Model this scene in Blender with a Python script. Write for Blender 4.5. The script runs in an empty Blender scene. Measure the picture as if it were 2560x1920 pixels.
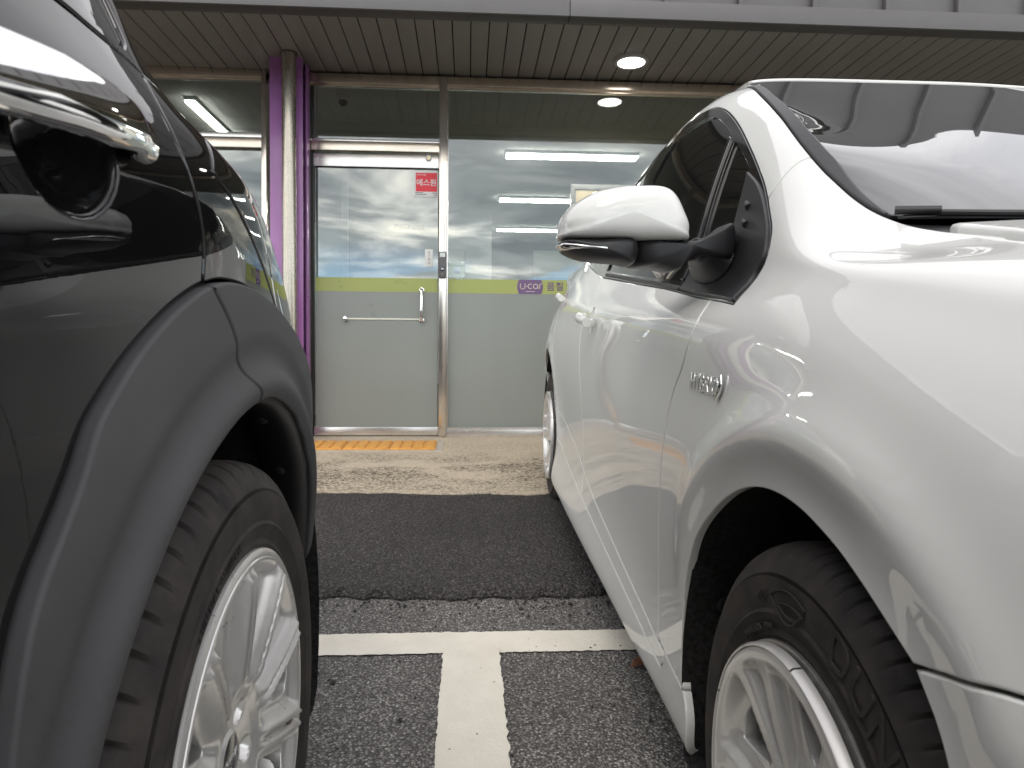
import bpy, bmesh, math, random
import numpy as np
from mathutils import Vector, Matrix
from mathutils.geometry import delaunay_2d_cdt
random.seed(7); rng = np.random.default_rng(7)
scene = bpy.context.scene
COL = scene.collection
# ------------------------------------------------------------------ camera, sky, sun
EYE_H = 0.87            # phone held low
SLOPE = 0.06            # the yard rises towards the shop
yaw, pitch, roll = math.atan(109/1800), math.atan(55/1800), 0.006
fw = Vector((math.sin(yaw)*math.cos(pitch), math.cos(yaw)*math.cos(pitch), -math.sin(pitch)))
rt = Vector((math.cos(yaw), -math.sin(yaw), 0))
up = rt.cross(fw)
rt2 = rt*math.cos(roll) + up*math.sin(roll)
up2 = -rt*math.sin(roll) + up*math.cos(roll)
cam = bpy.data.cameras.new('camera'); cam_o = bpy.data.objects.new('camera', cam); COL.objects.link(cam_o)
cam_o.matrix_world = Matrix(((rt2.x, up2.x, -fw.x, 0), (rt2.y, up2.y, -fw.y, 0), (rt2.z, up2.z, -fw.z, EYE_H), (0, 0, 0, 1)))
cam.sensor_width = 36; cam.lens = 1800/2560*36; cam.clip_start = 0.02; cam.clip_end = 2000
cam.dof.use_dof = True; cam.dof.focus_distance = 1.9; cam.dof.aperture_fstop = 13.0
scene.camera = cam_o
scene.view_settings.view_transform = 'Standard'; scene.view_settings.look = 'None'
scene.view_settings.exposure = 0.96; scene.view_settings.gamma = 1.0; scene.view_settings.use_curve_mapping = False

SUN_EL, SUN_AZ = math.radians(48), math.radians(-168)     # behind the photographer, a little to the right
world = bpy.data.worlds.new('World'); scene.world = world; world.use_nodes = True
wn = world.node_tree.nodes; wl = world.node_tree.links; wn.clear()
def WN(t, **k):
    n = wn.new(t)
    for a, b in k.items(): setattr(n, a, b)
    return n
def wmath(op, a, b=None, c=None):
    n = WN('ShaderNodeMath', operation=op)
    for i, v in enumerate((a, b, c)):
        if v is None: continue
        if isinstance(v, (int, float)): n.inputs[i].default_value = v
        else: wl.new(v, n.inputs[i])
    return n.outputs[0]
sky = WN('ShaderNodeTexSky', sky_type='NISHITA'); sky.sun_disc = False
sky.sun_elevation = SUN_EL; sky.sun_rotation = math.radians(168)
tc = WN('ShaderNodeTexCoord'); sep = WN('ShaderNodeSeparateXYZ'); wl.new(tc.outputs['Generated'], sep.inputs[0])
zz = wmath('MAXIMUM', sep.outputs[2], 0.0)
den = wmath('ADD', zz, 0.10)
cx, cy = wmath('DIVIDE', sep.outputs[0], den), wmath('DIVIDE', sep.outputs[1], den)
comb = WN('ShaderNodeCombineXYZ'); wl.new(cx, comb.inputs[0]); wl.new(cy, comb.inputs[1])
def wnoise(scale, det, rough, dist, off):
    mp = WN('ShaderNodeMapping'); mp.inputs['Location'].default_value = off; wl.new(comb.outputs[0], mp.inputs[0])
    n = WN('ShaderNodeTexNoise'); n.inputs['Scale'].default_value = scale; n.inputs['Detail'].default_value = det
    n.inputs['Roughness'].default_value = rough; n.inputs['Distortion'].default_value = dist
    wl.new(mp.outputs[0], n.inputs['Vector']); return n.outputs['Fac']
def wramp(v, stops):
    r = WN('ShaderNodeValToRGB'); e = r.color_ramp.elements
    while len(e) < len(stops): e.new(0.5)
    for x, (p, c) in zip(e, stops): x.position = p; x.color = (*c, 1)
    wl.new(v, r.inputs[0]); return r.outputs[0]
def wmix(f, a, b, mode='MIX'):
    n = WN('ShaderNodeMix', data_type='RGBA', blend_type=mode)
    for i, v in ((0, f), (6, a), (7, b)):
        if isinstance(v, (int, float)): n.inputs[i].default_value = v
        elif isinstance(v, tuple): n.inputs[i].default_value = (*v, 1)
        else: wl.new(v, n.inputs[i])
    return n.outputs[2]
cl_a = wnoise(1.35, 9, 0.56, 0.4, (2.2, 9.7, 1.4))
low = wramp(cl_a, [(0.38, (0.50, 0.55, 0.60)), (0.49, (0.88, 0.92, 0.96)), (0.57, (1.9, 1.87, 1.8)), (0.66, (3.2, 3.0, 2.6))])
high = wramp(cl_a, [(0.32, (0.47, 0.465, 0.495)), (0.48, (0.60, 0.59, 0.615)), (0.66, (0.80, 0.785, 0.80))])
elev = wramp(zz, [(0.0, (0, 0, 0)), (0.28, (0.08,)*3), (0.55, (1, 1, 1))])
cloud = wmix(elev, low, high)
gap = wramp(wnoise(0.9, 6, 0.6, 0.3, (2.3, 4.2, 0)), [(0.49, (0, 0, 0)), (0.56, (1, 1, 1))])
gapz = wramp(zz, [(0.095, (1, 1, 1)), (0.165, (0, 0, 0))])
gfac = wmath('MULTIPLY', wmath('MULTIPLY', gap, gapz), 0.85)
skyc = WN('ShaderNodeVectorMath', operation='SCALE'); skyc.inputs['Scale'].default_value = 1.9
skt = wmix(1.0, sky.outputs[0], (.48, .72, 1.0), 'MULTIPLY'); wl.new(skt, skyc.inputs[0])
# clouds are given in units of the finished picture, the sky in its own; both through one Background
cl_s = WN('ShaderNodeVectorMath', operation='SCALE'); cl_s.inputs['Scale'].default_value = 10.0; wl.new(cloud, cl_s.inputs[0])
tot = wmix(gfac, cl_s.outputs[0], skyc.outputs[0])
bg = WN('ShaderNodeBackground'); bg.inputs['Strength'].default_value = 0.10; wl.new(tot, bg.inputs[0])
wo = WN('ShaderNodeOutputWorld'); wl.new(bg.outputs[0], wo.inputs[0])

sun = bpy.data.lights.new('sun', 'SUN'); sun.energy = 0.5; sun.angle = math.radians(25); sun.color = (1, 0.95, 0.87)
sun_o = bpy.data.objects.new('sun', sun); COL.objects.link(sun_o)
sd = Vector((math.sin(SUN_AZ)*math.cos(SUN_EL), math.cos(SUN_AZ)*math.cos(SUN_EL), math.sin(SUN_EL)))
sun_o.rotation_euler = sd.to_track_quat('Z', 'Y').to_euler()
try:
    scene.cycles.max_bounces = 10; scene.cycles.transparent_max_bounces = 12; scene.cycles.glossy_bounces = 6
    scene.cycles.use_denoising = True; scene.cycles.caustics_reflective = False; scene.cycles.caustics_refractive = False
    scene.cycles.sample_clamp_indirect = 6
except Exception: pass

# ------------------------------------------------------------------ materials
def new_mat(name):
    m = bpy.data.materials.new(name); m.use_nodes = True
    nt = m.node_tree; b = nt.nodes['Principled BSDF']; return m, nt, b
class NT:
    def __init__(s, nt): s.n = nt.nodes; s.l = nt.links
    def node(s, t, **k):
        n = s.n.new(t)
        for a, b in k.items(): setattr(n, a, b)
        return n
    def put(s, sock, v):
        if isinstance(v, (int, float)): sock.default_value = v
        elif isinstance(v, tuple): sock.default_value = (*v, 1) if len(v) == 3 and sock.type == 'RGBA' else v
        else: s.l.new(v, sock)
    def coord(s, kind='Object', scale=(1, 1, 1)):
        c = s.node('ShaderNodeTexCoord'); m = s.node('ShaderNodeMapping'); m.inputs['Scale'].default_value = scale
        s.l.new(c.outputs[kind], m.inputs[0]); return m.outputs[0]
    def noise(s, v, scale, det=4, rough=.55, dist=0):
        n = s.node('ShaderNodeTexNoise'); s.l.new(v, n.inputs['Vector']); n.inputs['Scale'].default_value = scale
        n.inputs['Detail'].default_value = det; n.inputs['Roughness'].default_value = rough; n.inputs['Distortion'].default_value = dist
        return n.outputs['Fac']
    def voro(s, v, scale, feature='F1', rnd=1.0):
        n = s.node('ShaderNodeTexVoronoi', feature=feature); s.l.new(v, n.inputs['Vector']); n.inputs['Scale'].default_value = scale
        n.inputs['Randomness'].default_value = rnd; return n
    def ramp(s, v, stops, interp='LINEAR'):
        r = s.node('ShaderNodeValToRGB'); r.color_ramp.interpolation = interp; e = r.color_ramp.elements
        while len(e) < len(stops): e.new(0.5)
        for x, (p, c) in zip(e, stops): x.position = p; x.color = (*c, 1) if len(c) == 3 else c
        s.l.new(v, r.inputs[0]); return r.outputs[0]
    def mix(s, f, a, b, mode='MIX'):
        n = s.node('ShaderNodeMix', data_type='RGBA', blend_type=mode)
        s.put(n.inputs[0], f); s.put(n.inputs[6], a); s.put(n.inputs[7], b); return n.outputs[2]
    def math(s, op, a, b=0.0):
        n = s.node('ShaderNodeMath', operation=op); s.put(n.inputs[0], a); s.put(n.inputs[1], b); return n.outputs[0]
    def bump(s, h, strength, dist, normal=None):
        n = s.node('ShaderNodeBump'); n.inputs['Strength'].default_value = strength; n.inputs['Distance'].default_value = dist
        s.l.new(h, n.inputs['Height'])
        if normal is not None: s.l.new(normal, n.inputs['Normal'])
        return n.outputs[0]
def simple(name, col, rough=.5, metal=0.0, coat=0.0, spec=.5, grain=0.0, gscale=60, emit=None, coat_rough=.02):
    m, nt, b = new_mat(name); T = NT(nt)
    b.inputs['Roughness'].default_value = rough; b.inputs['Metallic'].default_value = metal
    b.inputs['Coat Weight'].default_value = coat; b.inputs['Coat Roughness'].default_value = coat_rough
    b.inputs['Specular IOR Level'].default_value = spec
    if grain:
        f = T.noise(T.coord(), gscale, 5, .6)
        lo = tuple(max(0, c*(1-grain)) for c in col); hi = tuple(min(1, c*(1+grain)) for c in col)
        T.put(b.inputs['Base Color'], T.mix(T.ramp(f, [(.3, (0, 0, 0)), (.7, (1, 1, 1))]), lo, hi))
        T.put(b.inputs['Roughness'], T.math('ADD', T.math('MULTIPLY', f, .16), rough-.08))
    else: b.inputs['Base Color'].default_value = (*col, 1)
    if emit: b.inputs['Emission Color'].default_value = (*emit[0], 1); b.inputs['Emission Strength'].default_value = emit[1]
    return m
M = {}
def asphalt(name, binder, stones, scale, bumpd, big):
    m, nt, b = new_mat(name); T = NT(nt); v = T.coord()
    wob = T.node('ShaderNodeVectorMath', operation='ADD'); nz = T.node('ShaderNodeTexNoise'); nz.inputs['Scale'].default_value = scale*.6
    T.l.new(v, nz.inputs['Vector']); sc = T.node('ShaderNodeVectorMath', operation='SCALE'); sc.inputs['Scale'].default_value = .6/scale
    T.l.new(nz.outputs['Color'], sc.inputs[0]); T.l.new(v, wob.inputs[0]); T.l.new(sc.outputs[0], wob.inputs[1]); vv = wob.outputs[0]
    v1 = T.voro(vv, scale); v2 = T.voro(vv, scale*2.1)
    r1 = T.ramp(v1.outputs['Color'], stones)
    near = T.ramp(v1.outputs['Distance'], [(.28, (1, 1, 1)), (.62, (0, 0, 0))])
    col = T.mix(near, binder, r1)
    fine = T.ramp(v2.outputs['Color'], [(.55, (0, 0, 0)), (.95, (1, 1, 1))])
    col = T.mix(T.math('MULTIPLY', fine, .35), col, stones[-1][1])
    big_n = T.noise(v, 1.7, 5, .6); col = T.mix(T.ramp(big_n, [(.35, (0, 0, 0)), (.7, (big, big, big))]), col, tuple(c*.55 for c in binder))
    T.put(b.inputs['Base Color'], col); b.inputs['Roughness'].default_value = .8; b.inputs['Specular IOR Level'].default_value = .35
    h = T.math('ADD', T.math('MULTIPLY', T.math('SUBTRACT', 1.0, v1.outputs['Distance']), 1.0), T.math('MULTIPLY', v2.outputs['Distance'], -.5))
    T.put(b.inputs['Normal'], T.bump(h, 1.0, bumpd)); return m
M['asphalt'] = asphalt('worn_asphalt', (.100, .094, .090), [(.0, (.075, .07, .066)), (.40, (.22, .209, .199)), (.72, (.50, .476, .448)), (1.0, (.86, .83, .78))], 150, .006, .36)
M['patch'] = asphalt('fresh_asphalt', (.040, .036, .036), [(.0, (.036, .033, .032)), (.5, (.082, .074, .073)), (.90, (.140, .128, .124)), (1.0, (.38, .36, .33))], 95, .012, .35)
def concrete():
    m, nt, b = new_mat('stained_concrete'); T = NT(nt); v = T.coord()
    sep = T.node('ShaderNodeSeparateXYZ'); T.l.new(v, sep.inputs[0])
    vs = T.coord(scale=(1.0, 1.6, 1))
    blot = T.ramp(T.noise(vs, 2.2, 8, .62, .4), [(.38, (0, 0, 0)), (.62, (1, 1, 1))])
    # wear is densest along the middle of the strip, where wheels run
    dy = T.math('ABSOLUTE', T.math('SUBTRACT', sep.outputs[1], 3.95)); band = T.ramp(dy, [(.10, (1, 1, 1)), (.62, (.12, .12, .12))])
    grit = T.voro(v, 95); g = T.ramp(grit.outputs['Color'], [(.35, (0, 0, 0)), (.75, (1, 1, 1))])
    fine = T.noise(v, 60, 6, .7)
    base = T.mix(T.ramp(fine, [(.3, (0, 0, 0)), (.7, (1, 1, 1))]), (.53, .45, .34), (.72, .62, .48))
    dirt = T.math('MINIMUM', T.math('MULTIPLY', T.math('ADD', T.math('MULTIPLY', blot, band), .10), T.math('ADD', T.math('MULTIPLY', g, 1.25), .22)), .95)
    T.put(b.inputs['Base Color'], T.mix(dirt, base, (.13, .105, .075))); b.inputs['Roughness'].default_value = .85
    h = T.math('ADD', T.math('MULTIPLY', fine, .6), T.math('MULTIPLY', T.math('MULTIPLY', grit.outputs['Distance'], -1.0), T.math('ADD', blot, .1)))
    T.put(b.inputs['Normal'], T.bump(h, .9, .004)); return m
M['concrete'] = concrete()
def roadpaint():
    m, nt, b = new_mat('road_paint'); T = NT(nt); v = T.coord()
    c = T.mix(T.ramp(T.noise(v, 9, 6, .65), [(.35, (0, 0, 0)), (.75, (1, 1, 1))]), (.88, .835, .73), (.78, .735, .635))
    pit = T.voro(v, 42); d = T.math('MULTIPLY', T.ramp(pit.outputs['Distance'], [(.06, (1, 1, 1)), (.12, (0, 0, 0))]), T.ramp(pit.outputs['Color'], [(.74, (0, 0, 0)), (.80, (1, 1, 1))]))
    T.put(b.inputs['Base Color'], T.mix(d, c, (.07, .065, .06))); b.inputs['Roughness'].default_value = .7
    h = T.math('ADD', T.math('MULTIPLY', T.noise(v, 130, 4, .6), .6), T.math('MULTIPLY', T.voro(v, 105).outputs['Distance'], -.5))
    T.put(b.inputs['Normal'], T.bump(h, .45, .004)); return m
M['paint_line'] = roadpaint()
def carpaint(name, col, film=None):
    m, nt, b = new_mat(name); T = NT(nt)
    b.inputs['Base Color'].default_value = (*col, 1); b.inputs['Roughness'].default_value = .5
    b.inputs['Coat Weight'].default_value = 1.0; b.inputs['Coat Roughness'].default_value = .012; b.inputs['Coat IOR'].default_value = 1.55
    b.inputs['Specular IOR Level'].default_value = 0.0
    v = T.coord(); dust = T.noise(v, 240, 3, .7)
    T.put(b.inputs['Coat Roughness'], T.ramp(dust, [(.5, (.006,)*3), (.9, (.03,)*3)]))
    if film:                                # road film low on the flanks, thrown up by the wheels
        sp_ = T.node('ShaderNodeSeparateXYZ'); T.l.new(v, sp_.inputs[0])
        lowm = T.ramp(sp_.outputs[2], [(.17, (1, 1, 1)), (.62, (0, 0, 0))])
        d1 = T.ramp(T.noise(T.coord(scale=(1, 1, 2.2)), 7, 7, .68), [(.36, (0, 0, 0)), (.72, (1, 1, 1))])
        spk = T.ramp(T.voro(v, 260).outputs['Color'], [(.93, (0, 0, 0)), (1.0, (1, 1, 1))])
        f_ = T.math('ADD', T.math('MULTIPLY', T.math('MULTIPLY', lowm, d1), .34), T.math('MULTIPLY', T.math('MULTIPLY', spk, T.math('ADD', lowm, .12)), .28))
        T.put(b.inputs['Base Color'], T.mix(f_, col, film)); T.put(b.inputs['Coat Weight'], T.math('SUBTRACT', 1.0, T.math('MULTIPLY', f_, .9)))
    orange = T.noise(v, 90, 2, .5); T.put(b.inputs['Coat Normal'], T.bump(orange, .006, .002)); return m
M['white'] = carpaint('white_car_paint', (.77, .775, .75), (.40, .37, .32)); M['white_clean'] = carpaint('white_car_paint_clean', (.77, .775, .75))
M['black'] = carpaint('black_car_paint', (.0045, .0045, .005), (.10, .092, .08))
M['gap'] = simple('dark_gap', (.004, .004, .004), .9, spec=.1)
M['well'] = simple('wheel_well_felt', (.024, .023, .023), .95, spec=.15, grain=.6, gscale=120)
M['clad'] = simple('grey_textured_plastic', (.062, .061, .064), .62, spec=.35, grain=.16, gscale=5)
_c = NT(M['clad'].node_tree); _c.put(_c.n['Principled BSDF'].inputs['Normal'], _c.bump(_c.noise(_c.coord(), 1100, 2, .6), .25, .0006))
M['plastic'] = simple('black_satin_plastic', (.016, .016, .018), .42, spec=.5, grain=.1, gscale=900)
M['trim'] = simple('black_gloss_trim', (.010, .010, .011), .12, spec=.5, coat=.5)
M['rubber'] = simple('window_rubber', (.012, .012, .012), .6)
def tyre_mat():
    m, nt, b = new_mat('tyre_rubber'); T = NT(nt); v = T.coord()
    d = T.ramp(T.noise(v, 14, 6, .65), [(.35, (0, 0, 0)), (.75, (1, 1, 1))])
    T.put(b.inputs['Base Color'], T.mix(d, (.019, .017, .017), (.062, .053, .047))); b.inputs['Roughness'].default_value = .72
    b.inputs['Specular IOR Level'].default_value = .35
    T.put(b.inputs['Normal'], T.bump(T.noise(v, 260, 3, .6), .15, .001)); return m
M['tyre'] = tyre_mat()
M['alloy'] = simple('silver_wheel_paint', (.80, .79, .77), .30, metal=.6, coat=.6, coat_rough=.05, grain=.03, gscale=40)
M['cover'] = simple('silver_cover_paint', (.72, .71, .69), .38, metal=.5, coat=.7, coat_rough=.05, grain=.03, gscale=40)
M['steelwheel'] = simple('dull_silver_barrel', (.34, .33, .32), .38, metal=.7, grain=.25, gscale=30)
M['chrome'] = simple('chrome', (.88, .88, .88), .035, metal=1.0)
M['carglass'] = simple('dark_tinted_glass', (.006, .007, .007), .0, spec=.5, coat=0.0)
M['screen'] = simple('windscreen_glass', (.020, .023, .025), .0, spec=.5); M['screen'].node_tree.nodes['Principled BSDF'].inputs['IOR'].default_value = 2.1
def steel(name, col, rough, v_scale):
    m, nt, b = new_mat(name); T = NT(nt)
    v = T.coord(scale=v_scale); n = T.noise(v, 30, 4, .6)
    T.put(b.inputs['Base Color'], T.mix(T.ramp(T.noise(T.coord(), 6, 6, .65), [(.35, (0, 0, 0)), (.7, (1, 1, 1))]), tuple(c*.86 for c in col), col))
    b.inputs['Metallic'].default_value = .88
    T.put(b.inputs['Roughness'], T.math('ADD', T.math('MULTIPLY', n, .12), rough-.06))
    T.put(b.inputs['Normal'], T.bump(n, .04, .001)); return m
M['steel_v'] = steel('brushed_steel_upright', (.76, .70, .63), .17, (6, 6, .3))
M['steel_h'] = steel('brushed_steel_rail', (.72, .63, .52), .22, (.3, 6, 6))
M['steel_bright'] = steel('brushed_aluminium_rail', (.84, .80, .76), .25, (.3, 6, 6))
M['pipe'] = steel('weathered_steel_pipe', (.47, .43, .36), .27, (4, 4, .5))
M['purple'] = simple('purple_painted_steel', (.40, .165, .43), .30, spec=.5, coat=.35, coat_rough=.12, grain=.07, gscale=8)
M['soffit'] = simple('brown_grey_plank_paint', (.200, .188, .176), .42, spec=.45, grain=.07, gscale=5)
M['soffit_b'] = simple('grey_green_plank_paint', (.194, .186, .172), .42, spec=.45, grain=.07, gscale=5)
M['fascia'] = simple('grey_fascia_sheet', (.118, .113, .114), .45, spec=.5, grain=.05, gscale=9)
M['fascia_dark'] = simple('dark_fascia_flange', (.055, .050, .047), .5, grain=.08, gscale=9)
def pane(name, refl, tint, grey):
    m = bpy.data.materials.new(name); m.use_nodes = True; nt = m.node_tree; T = NT(nt); nt.nodes.clear()
    tr = T.node('ShaderNodeBsdfTransparent'); tr.inputs[0].default_value = (*tint, 1)
    gl = T.node('ShaderNodeBsdfGlossy'); gl.inputs['Roughness'].default_value = 0.0; gl.inputs[0].default_value = (*grey, 1)
    n = T.noise(T.coord(), 1.1, 2, .5); T.put(gl.inputs['Normal'], T.bump(n, .02, .02))
    fr = T.node('ShaderNodeFresnel'); fr.inputs[0].default_value = 1.5
    f = T.math('MINIMUM', T.math('ADD', fr.outputs[0], refl), 1.0)
    mx = T.node('ShaderNodeMixShader'); T.l.new(f, mx.inputs[0]); T.l.new(tr.outputs[0], mx.inputs[1]); T.l.new(gl.outputs[0], mx.inputs[2])
    o = T.node('ShaderNodeOutputMaterial'); T.l.new(mx.outputs[0], o.inputs[0]); return m
M['pane'] = pane('coated_shop_glass', .085, (.80, .83, .81), (.97, .99, .98))
M['film'] = simple('frosted_grey_film', (.335, .358, .335), .30, spec=.45, grain=.03, gscale=2)
_t = NT(M['film'].node_tree); _x = _t.node('ShaderNodeMixShader'); _x.inputs[0].default_value = .26; _o = [n for n in _t.n if n.type == 'OUTPUT_MATERIAL'][0]; _tr = _t.node('ShaderNodeBsdfTransparent')
_t.l.new(_t.n['Principled BSDF'].outputs[0], _x.inputs[1]); _t.l.new(_tr.outputs[0], _x.inputs[2]); _t.l.new(_x.outputs[0], _o.inputs[0])
M['return'] = simple('lightened_brown_return', (.50, .45, .40), .5, grain=.05)  # plank brown lightened to make up for the little light behind the fascia
M['green'] = simple('green_band_film', (.36, .40, .11), .30, spec=.45, grain=.06, gscale=3)
M['logo_purple'] = simple('purple_print', (.155, .085, .20), .35)
M['logo_cream'] = simple('cream_print', (.62, .55, .47), .4)
M['tile'] = simple('orange_tactile_tile', (.78, .40, .10), .6, grain=.14, gscale=40)
M['mortar'] = simple('pale_mortar', (.55, .51, .45), .85, grain=.12, gscale=40)
M['room'] = simple('room_wall_paint', (.22, .235, .23), .8, grain=.04, gscale=3)
M['room_floor'] = simple('room_floor_vinyl', (.70, .70, .66), .4, grain=.1, gscale=6)
M['room_ceil'] = simple('room_ceiling_board', (.74, .75, .71), .85, grain=.05, gscale=8)
M['room_white'] = simple('white_joinery', (.66, .72, .70), .5, grain=.03, gscale=6)
M['wood'] = simple('pale_veneer', (.52, .40, .25), .5, grain=.14, gscale=9)
M['led'] = simple('led_diffuser', (.9, .9, .9), .5, emit=((1.0, .97, .93), 5.0))
M['led_in'] = simple('tube_diffuser', (.9, .9, .9), .5, emit=((1.0, .98, .95), 14.0))
M['lamp_ring'] = simple('grey_lamp_ring', (.34, .33, .32), .4)
M['whiteplastic'] = simple('white_plastic', (.78, .77, .74), .35)
M['red'] = simple('red_print', (.86, .030, .055), .4)
M['whiteprint'] = simple('white_print', (.82, .80, .78), .45)
M['inkgrey'] = simple('grey_ink', (.13, .13, .14), .5)
M['greyplastic'] = simple('grey_device_plastic', (.105, .10, .105), .38)
M['clearplastic'] = simple('clear_plate', (.55, .66, .62), .2)
M['paper'] = simple('white_paper', (.78, .79, .70), .7)
M['signgrey'] = simple('sign_grey', (.035, .037, .035), .5)
M['leaf'] = simple('dry_leaf', (.20, .085, .040), .7, grain=.4, gscale=60)
M['crumb'] = simple('asphalt_crumb', (.045, .042, .04), .9, grain=.5, gscale=90)
M['brass'] = simple('brass_lock', (.55, .46, .25), .3, metal=.8)
M['lensdark'] = simple('dark_lens', (.01, .01, .012), .05, coat=.5)
M['dull_red'] = simple('rear_lamp_red', (.25, .012, .012), .08, coat=1.0)

# ------------------------------------------------------------------ object helpers
def link(o, parent=None):
    COL.objects.link(o)
    if parent is not None: o.parent = parent
    return o
def tag(o, label=None, cat=None, group=None, kind=None):
    if label: o['label'] = label
    if cat: o['category'] = cat
    if group: o['group'] = group
    if kind: o['kind'] = kind
    return o
def empty(name, loc=(0, 0, 0), mat=None):
    o = bpy.data.objects.new(name, None); link(o); o.empty_display_size = .1
    if mat is not None: o.matrix_world = mat
    else: o.location = loc
    return o
def mesh_obj(name, verts, faces, material, parent=None, smooth=False, normals=None, mats=None, fmat=None):
    me = bpy.data.meshes.new(name); me.from_pydata([tuple(map(float, v)) for v in verts], [], [tuple(map(int, f)) for f in faces])
    for m in (mats or [material]): me.materials.append(m)
    if fmat is not None: me.polygons.foreach_set('material_index', np.asarray(fmat, np.int32))
    if smooth or normals is not None: me.polygons.foreach_set('use_smooth', np.ones(len(me.polygons), bool))
    me.update()
    if normals is not None: me.normals_split_custom_set_from_vertices([tuple(map(float, n)) for n in normals])
    o = bpy.data.objects.new(name, me); return link(o, parent)
class BM:
    """collects boxes, tubes and lathes; build() links them as one mesh object"""
    def __init__(s): s.b = bmesh.new()
    def box(s, x0, x1, y0, y1, z0, z1, bev=0.0):
        g = bmesh.ops.create_cube(s.b, size=1.0)
        bmesh.ops.scale(s.b, vec=(x1-x0, y1-y0, z1-z0), verts=g['verts'])
        bmesh.ops.translate(s.b, vec=((x0+x1)/2, (y0+y1)/2, (z0+z1)/2), verts=g['verts'])
        if bev:
            es = list({e for v in g['verts'] for e in v.link_edges})
            bmesh.ops.bevel(s.b, geom=es, offset=bev, segments=2, affect='EDGES', profile=.6)
        return s
    def lathe(s, prof, seg=32, axis='Z', at=(0, 0, 0), cap=True):
        rings = []
        for r, h in prof:
            ring = []
            for k in range(seg):
                a = 2*math.pi*k/seg; c, d = r*math.cos(a), r*math.sin(a)
                p = (c, d, h) if axis == 'Z' else ((c, h, d) if axis == 'Y' else (h, c, d))
                ring.append(s.b.verts.new((p[0]+at[0], p[1]+at[1], p[2]+at[2])))
            rings.append(ring)
        for a, b in zip(rings, rings[1:]):
            for k in range(seg): s.b.faces.new((a[k], a[(k+1) % seg], b[(k+1) % seg], b[k]))
        if cap:
            s.b.faces.new(rings[0]); s.b.faces.new(rings[-1])
        return s
    def tube(s, pts, r, seg=12, cap=True):
        pts = [Vector(p) for p in pts]; rr = r if hasattr(r, '__len__') else [r]*len(pts); rings = []; prev = None
        for i, p in enumerate(pts):
            t = (pts[min(i+1, len(pts)-1)] - pts[max(i-1, 0)]).normalized()
            if prev is None:
                n = t.orthogonal().normalized()
            else: n = (prev - t*prev.dot(t)).normalized()
            prev = n; bn = t.cross(n)
            rings.append([s.b.verts.new(p + (n*math.cos(2*math.pi*k/seg) + bn*math.sin(2*math.pi*k/seg))*rr[i]) for k in range(seg)])
        for a, b in zip(rings, rings[1:]):
            for k in range(seg): s.b.faces.new((a[k], a[(k+1) % seg], b[(k+1) % seg], b[k]))
        if cap: s.b.faces.new(rings[0]); s.b.faces.new(rings[-1])
        return s
    def build(s, name, material, parent=None, smooth=False, angle=None):
        bmesh.ops.recalc_face_normals(s.b, faces=s.b.faces)
        if smooth:
            for f in s.b.faces: f.smooth = True
            lim = math.radians(angle or 40)
            for e in s.b.edges:
                if len(e.link_faces) == 2 and e.calc_face_angle(0) > lim: e.smooth = False
        me = bpy.data.meshes.new(name); s.b.to_mesh(me); s.b.free(); me.materials.append(material)
        return link(bpy.data.objects.new(name, me), parent)
def box(name, x0, x1, y0, y1, z0, z1, material, parent=None, bev=0.0):
    return BM().box(x0, x1, y0, y1, z0, z1, bev).build(name, material, parent, smooth=bev > 0, angle=50)
def text_mesh(body, size, extrude=0.0, bevel=0.0, align='CENTER', bold=0.0, spacing=1.0):
    c = bpy.data.curves.new('lettering', 'FONT'); c.body = body; c.size = size; c.extrude = extrude; c.bevel_depth = bevel
    c.align_x = align; c.align_y = 'CENTER'; c.offset = bold; c.space_character = spacing; c.resolution_u = 3
    o = bpy.data.objects.new('lettering', c); COL.objects.link(o); bpy.context.view_layer.update()
    me = bpy.data.meshes.new_from_object(o.evaluated_get(bpy.context.evaluated_depsgraph_get()))
    bpy.data.objects.remove(o); bpy.data.curves.remove(c); return me
def lettering(name, body, size, fn, material, parent=None, **k):
    """text whose points (x right, y up, z out) are carried into place by fn"""
    me = text_mesh(body, size, **k); me.name = name
    n = len(me.vertices); co = np.empty(n*3); me.vertices.foreach_get('co', co); co = np.array(fn(co.reshape(n, 3)), float)
    me.vertices.foreach_set('co', co.ravel()); me.materials.clear(); me.materials.append(material); me.update()
    return link(bpy.data.objects.new(name, me), parent)
def onwall(x, z, y):                       # lettering upright on a wall that faces the yard
    return lambda c: np.stack([c[:, 0]+x, y-c[:, 2], c[:, 1]+z], 1)
def ground_z(y): return SLOPE*max(y, -4.0)
# ------------------------------------------------------------------ ground
def sheet(name, xs, ys, dz, material, edge=None, parent=None, skirt=0.0, rise=None):
    xs, ys = np.asarray(xs, float), np.asarray(ys, float); V, Fc = [], []; nx = len(xs)
    for j, y in enumerate(ys):
        for i, x in enumerate(xs):
            dx, dy = edge(i, j, x, y, nx, len(ys)) if edge else (0, 0)
            z = ground_z(y+dy) + dz + (rise(i, j, x, y) if rise else 0); V.append((x+dx, y+dy, z))
    for j in range(len(ys)-1):
        for i in range(nx-1): Fc.append((j*nx+i, j*nx+i+1, (j+1)*nx+i+1, (j+1)*nx+i))
    if skirt:                              # a real edge down to the surface below
        loop = [i for i in range(nx)] + [j*nx+nx-1 for j in range(1, len(ys))] + [(len(ys)-1)*nx+i for i in range(nx-2, -1, -1)] + [j*nx for j in range(len(ys)-2, 0, -1)]
        b0 = len(V)
        for k in loop: V.append((V[k][0], V[k][1], V[k][2]-skirt))
        for a in range(len(loop)):
            b = (a+1) % len(loop); Fc.append((loop[a], b0+a, b0+b, loop[b]))
    return mesh_obj(name, V, Fc, material, parent)
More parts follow.
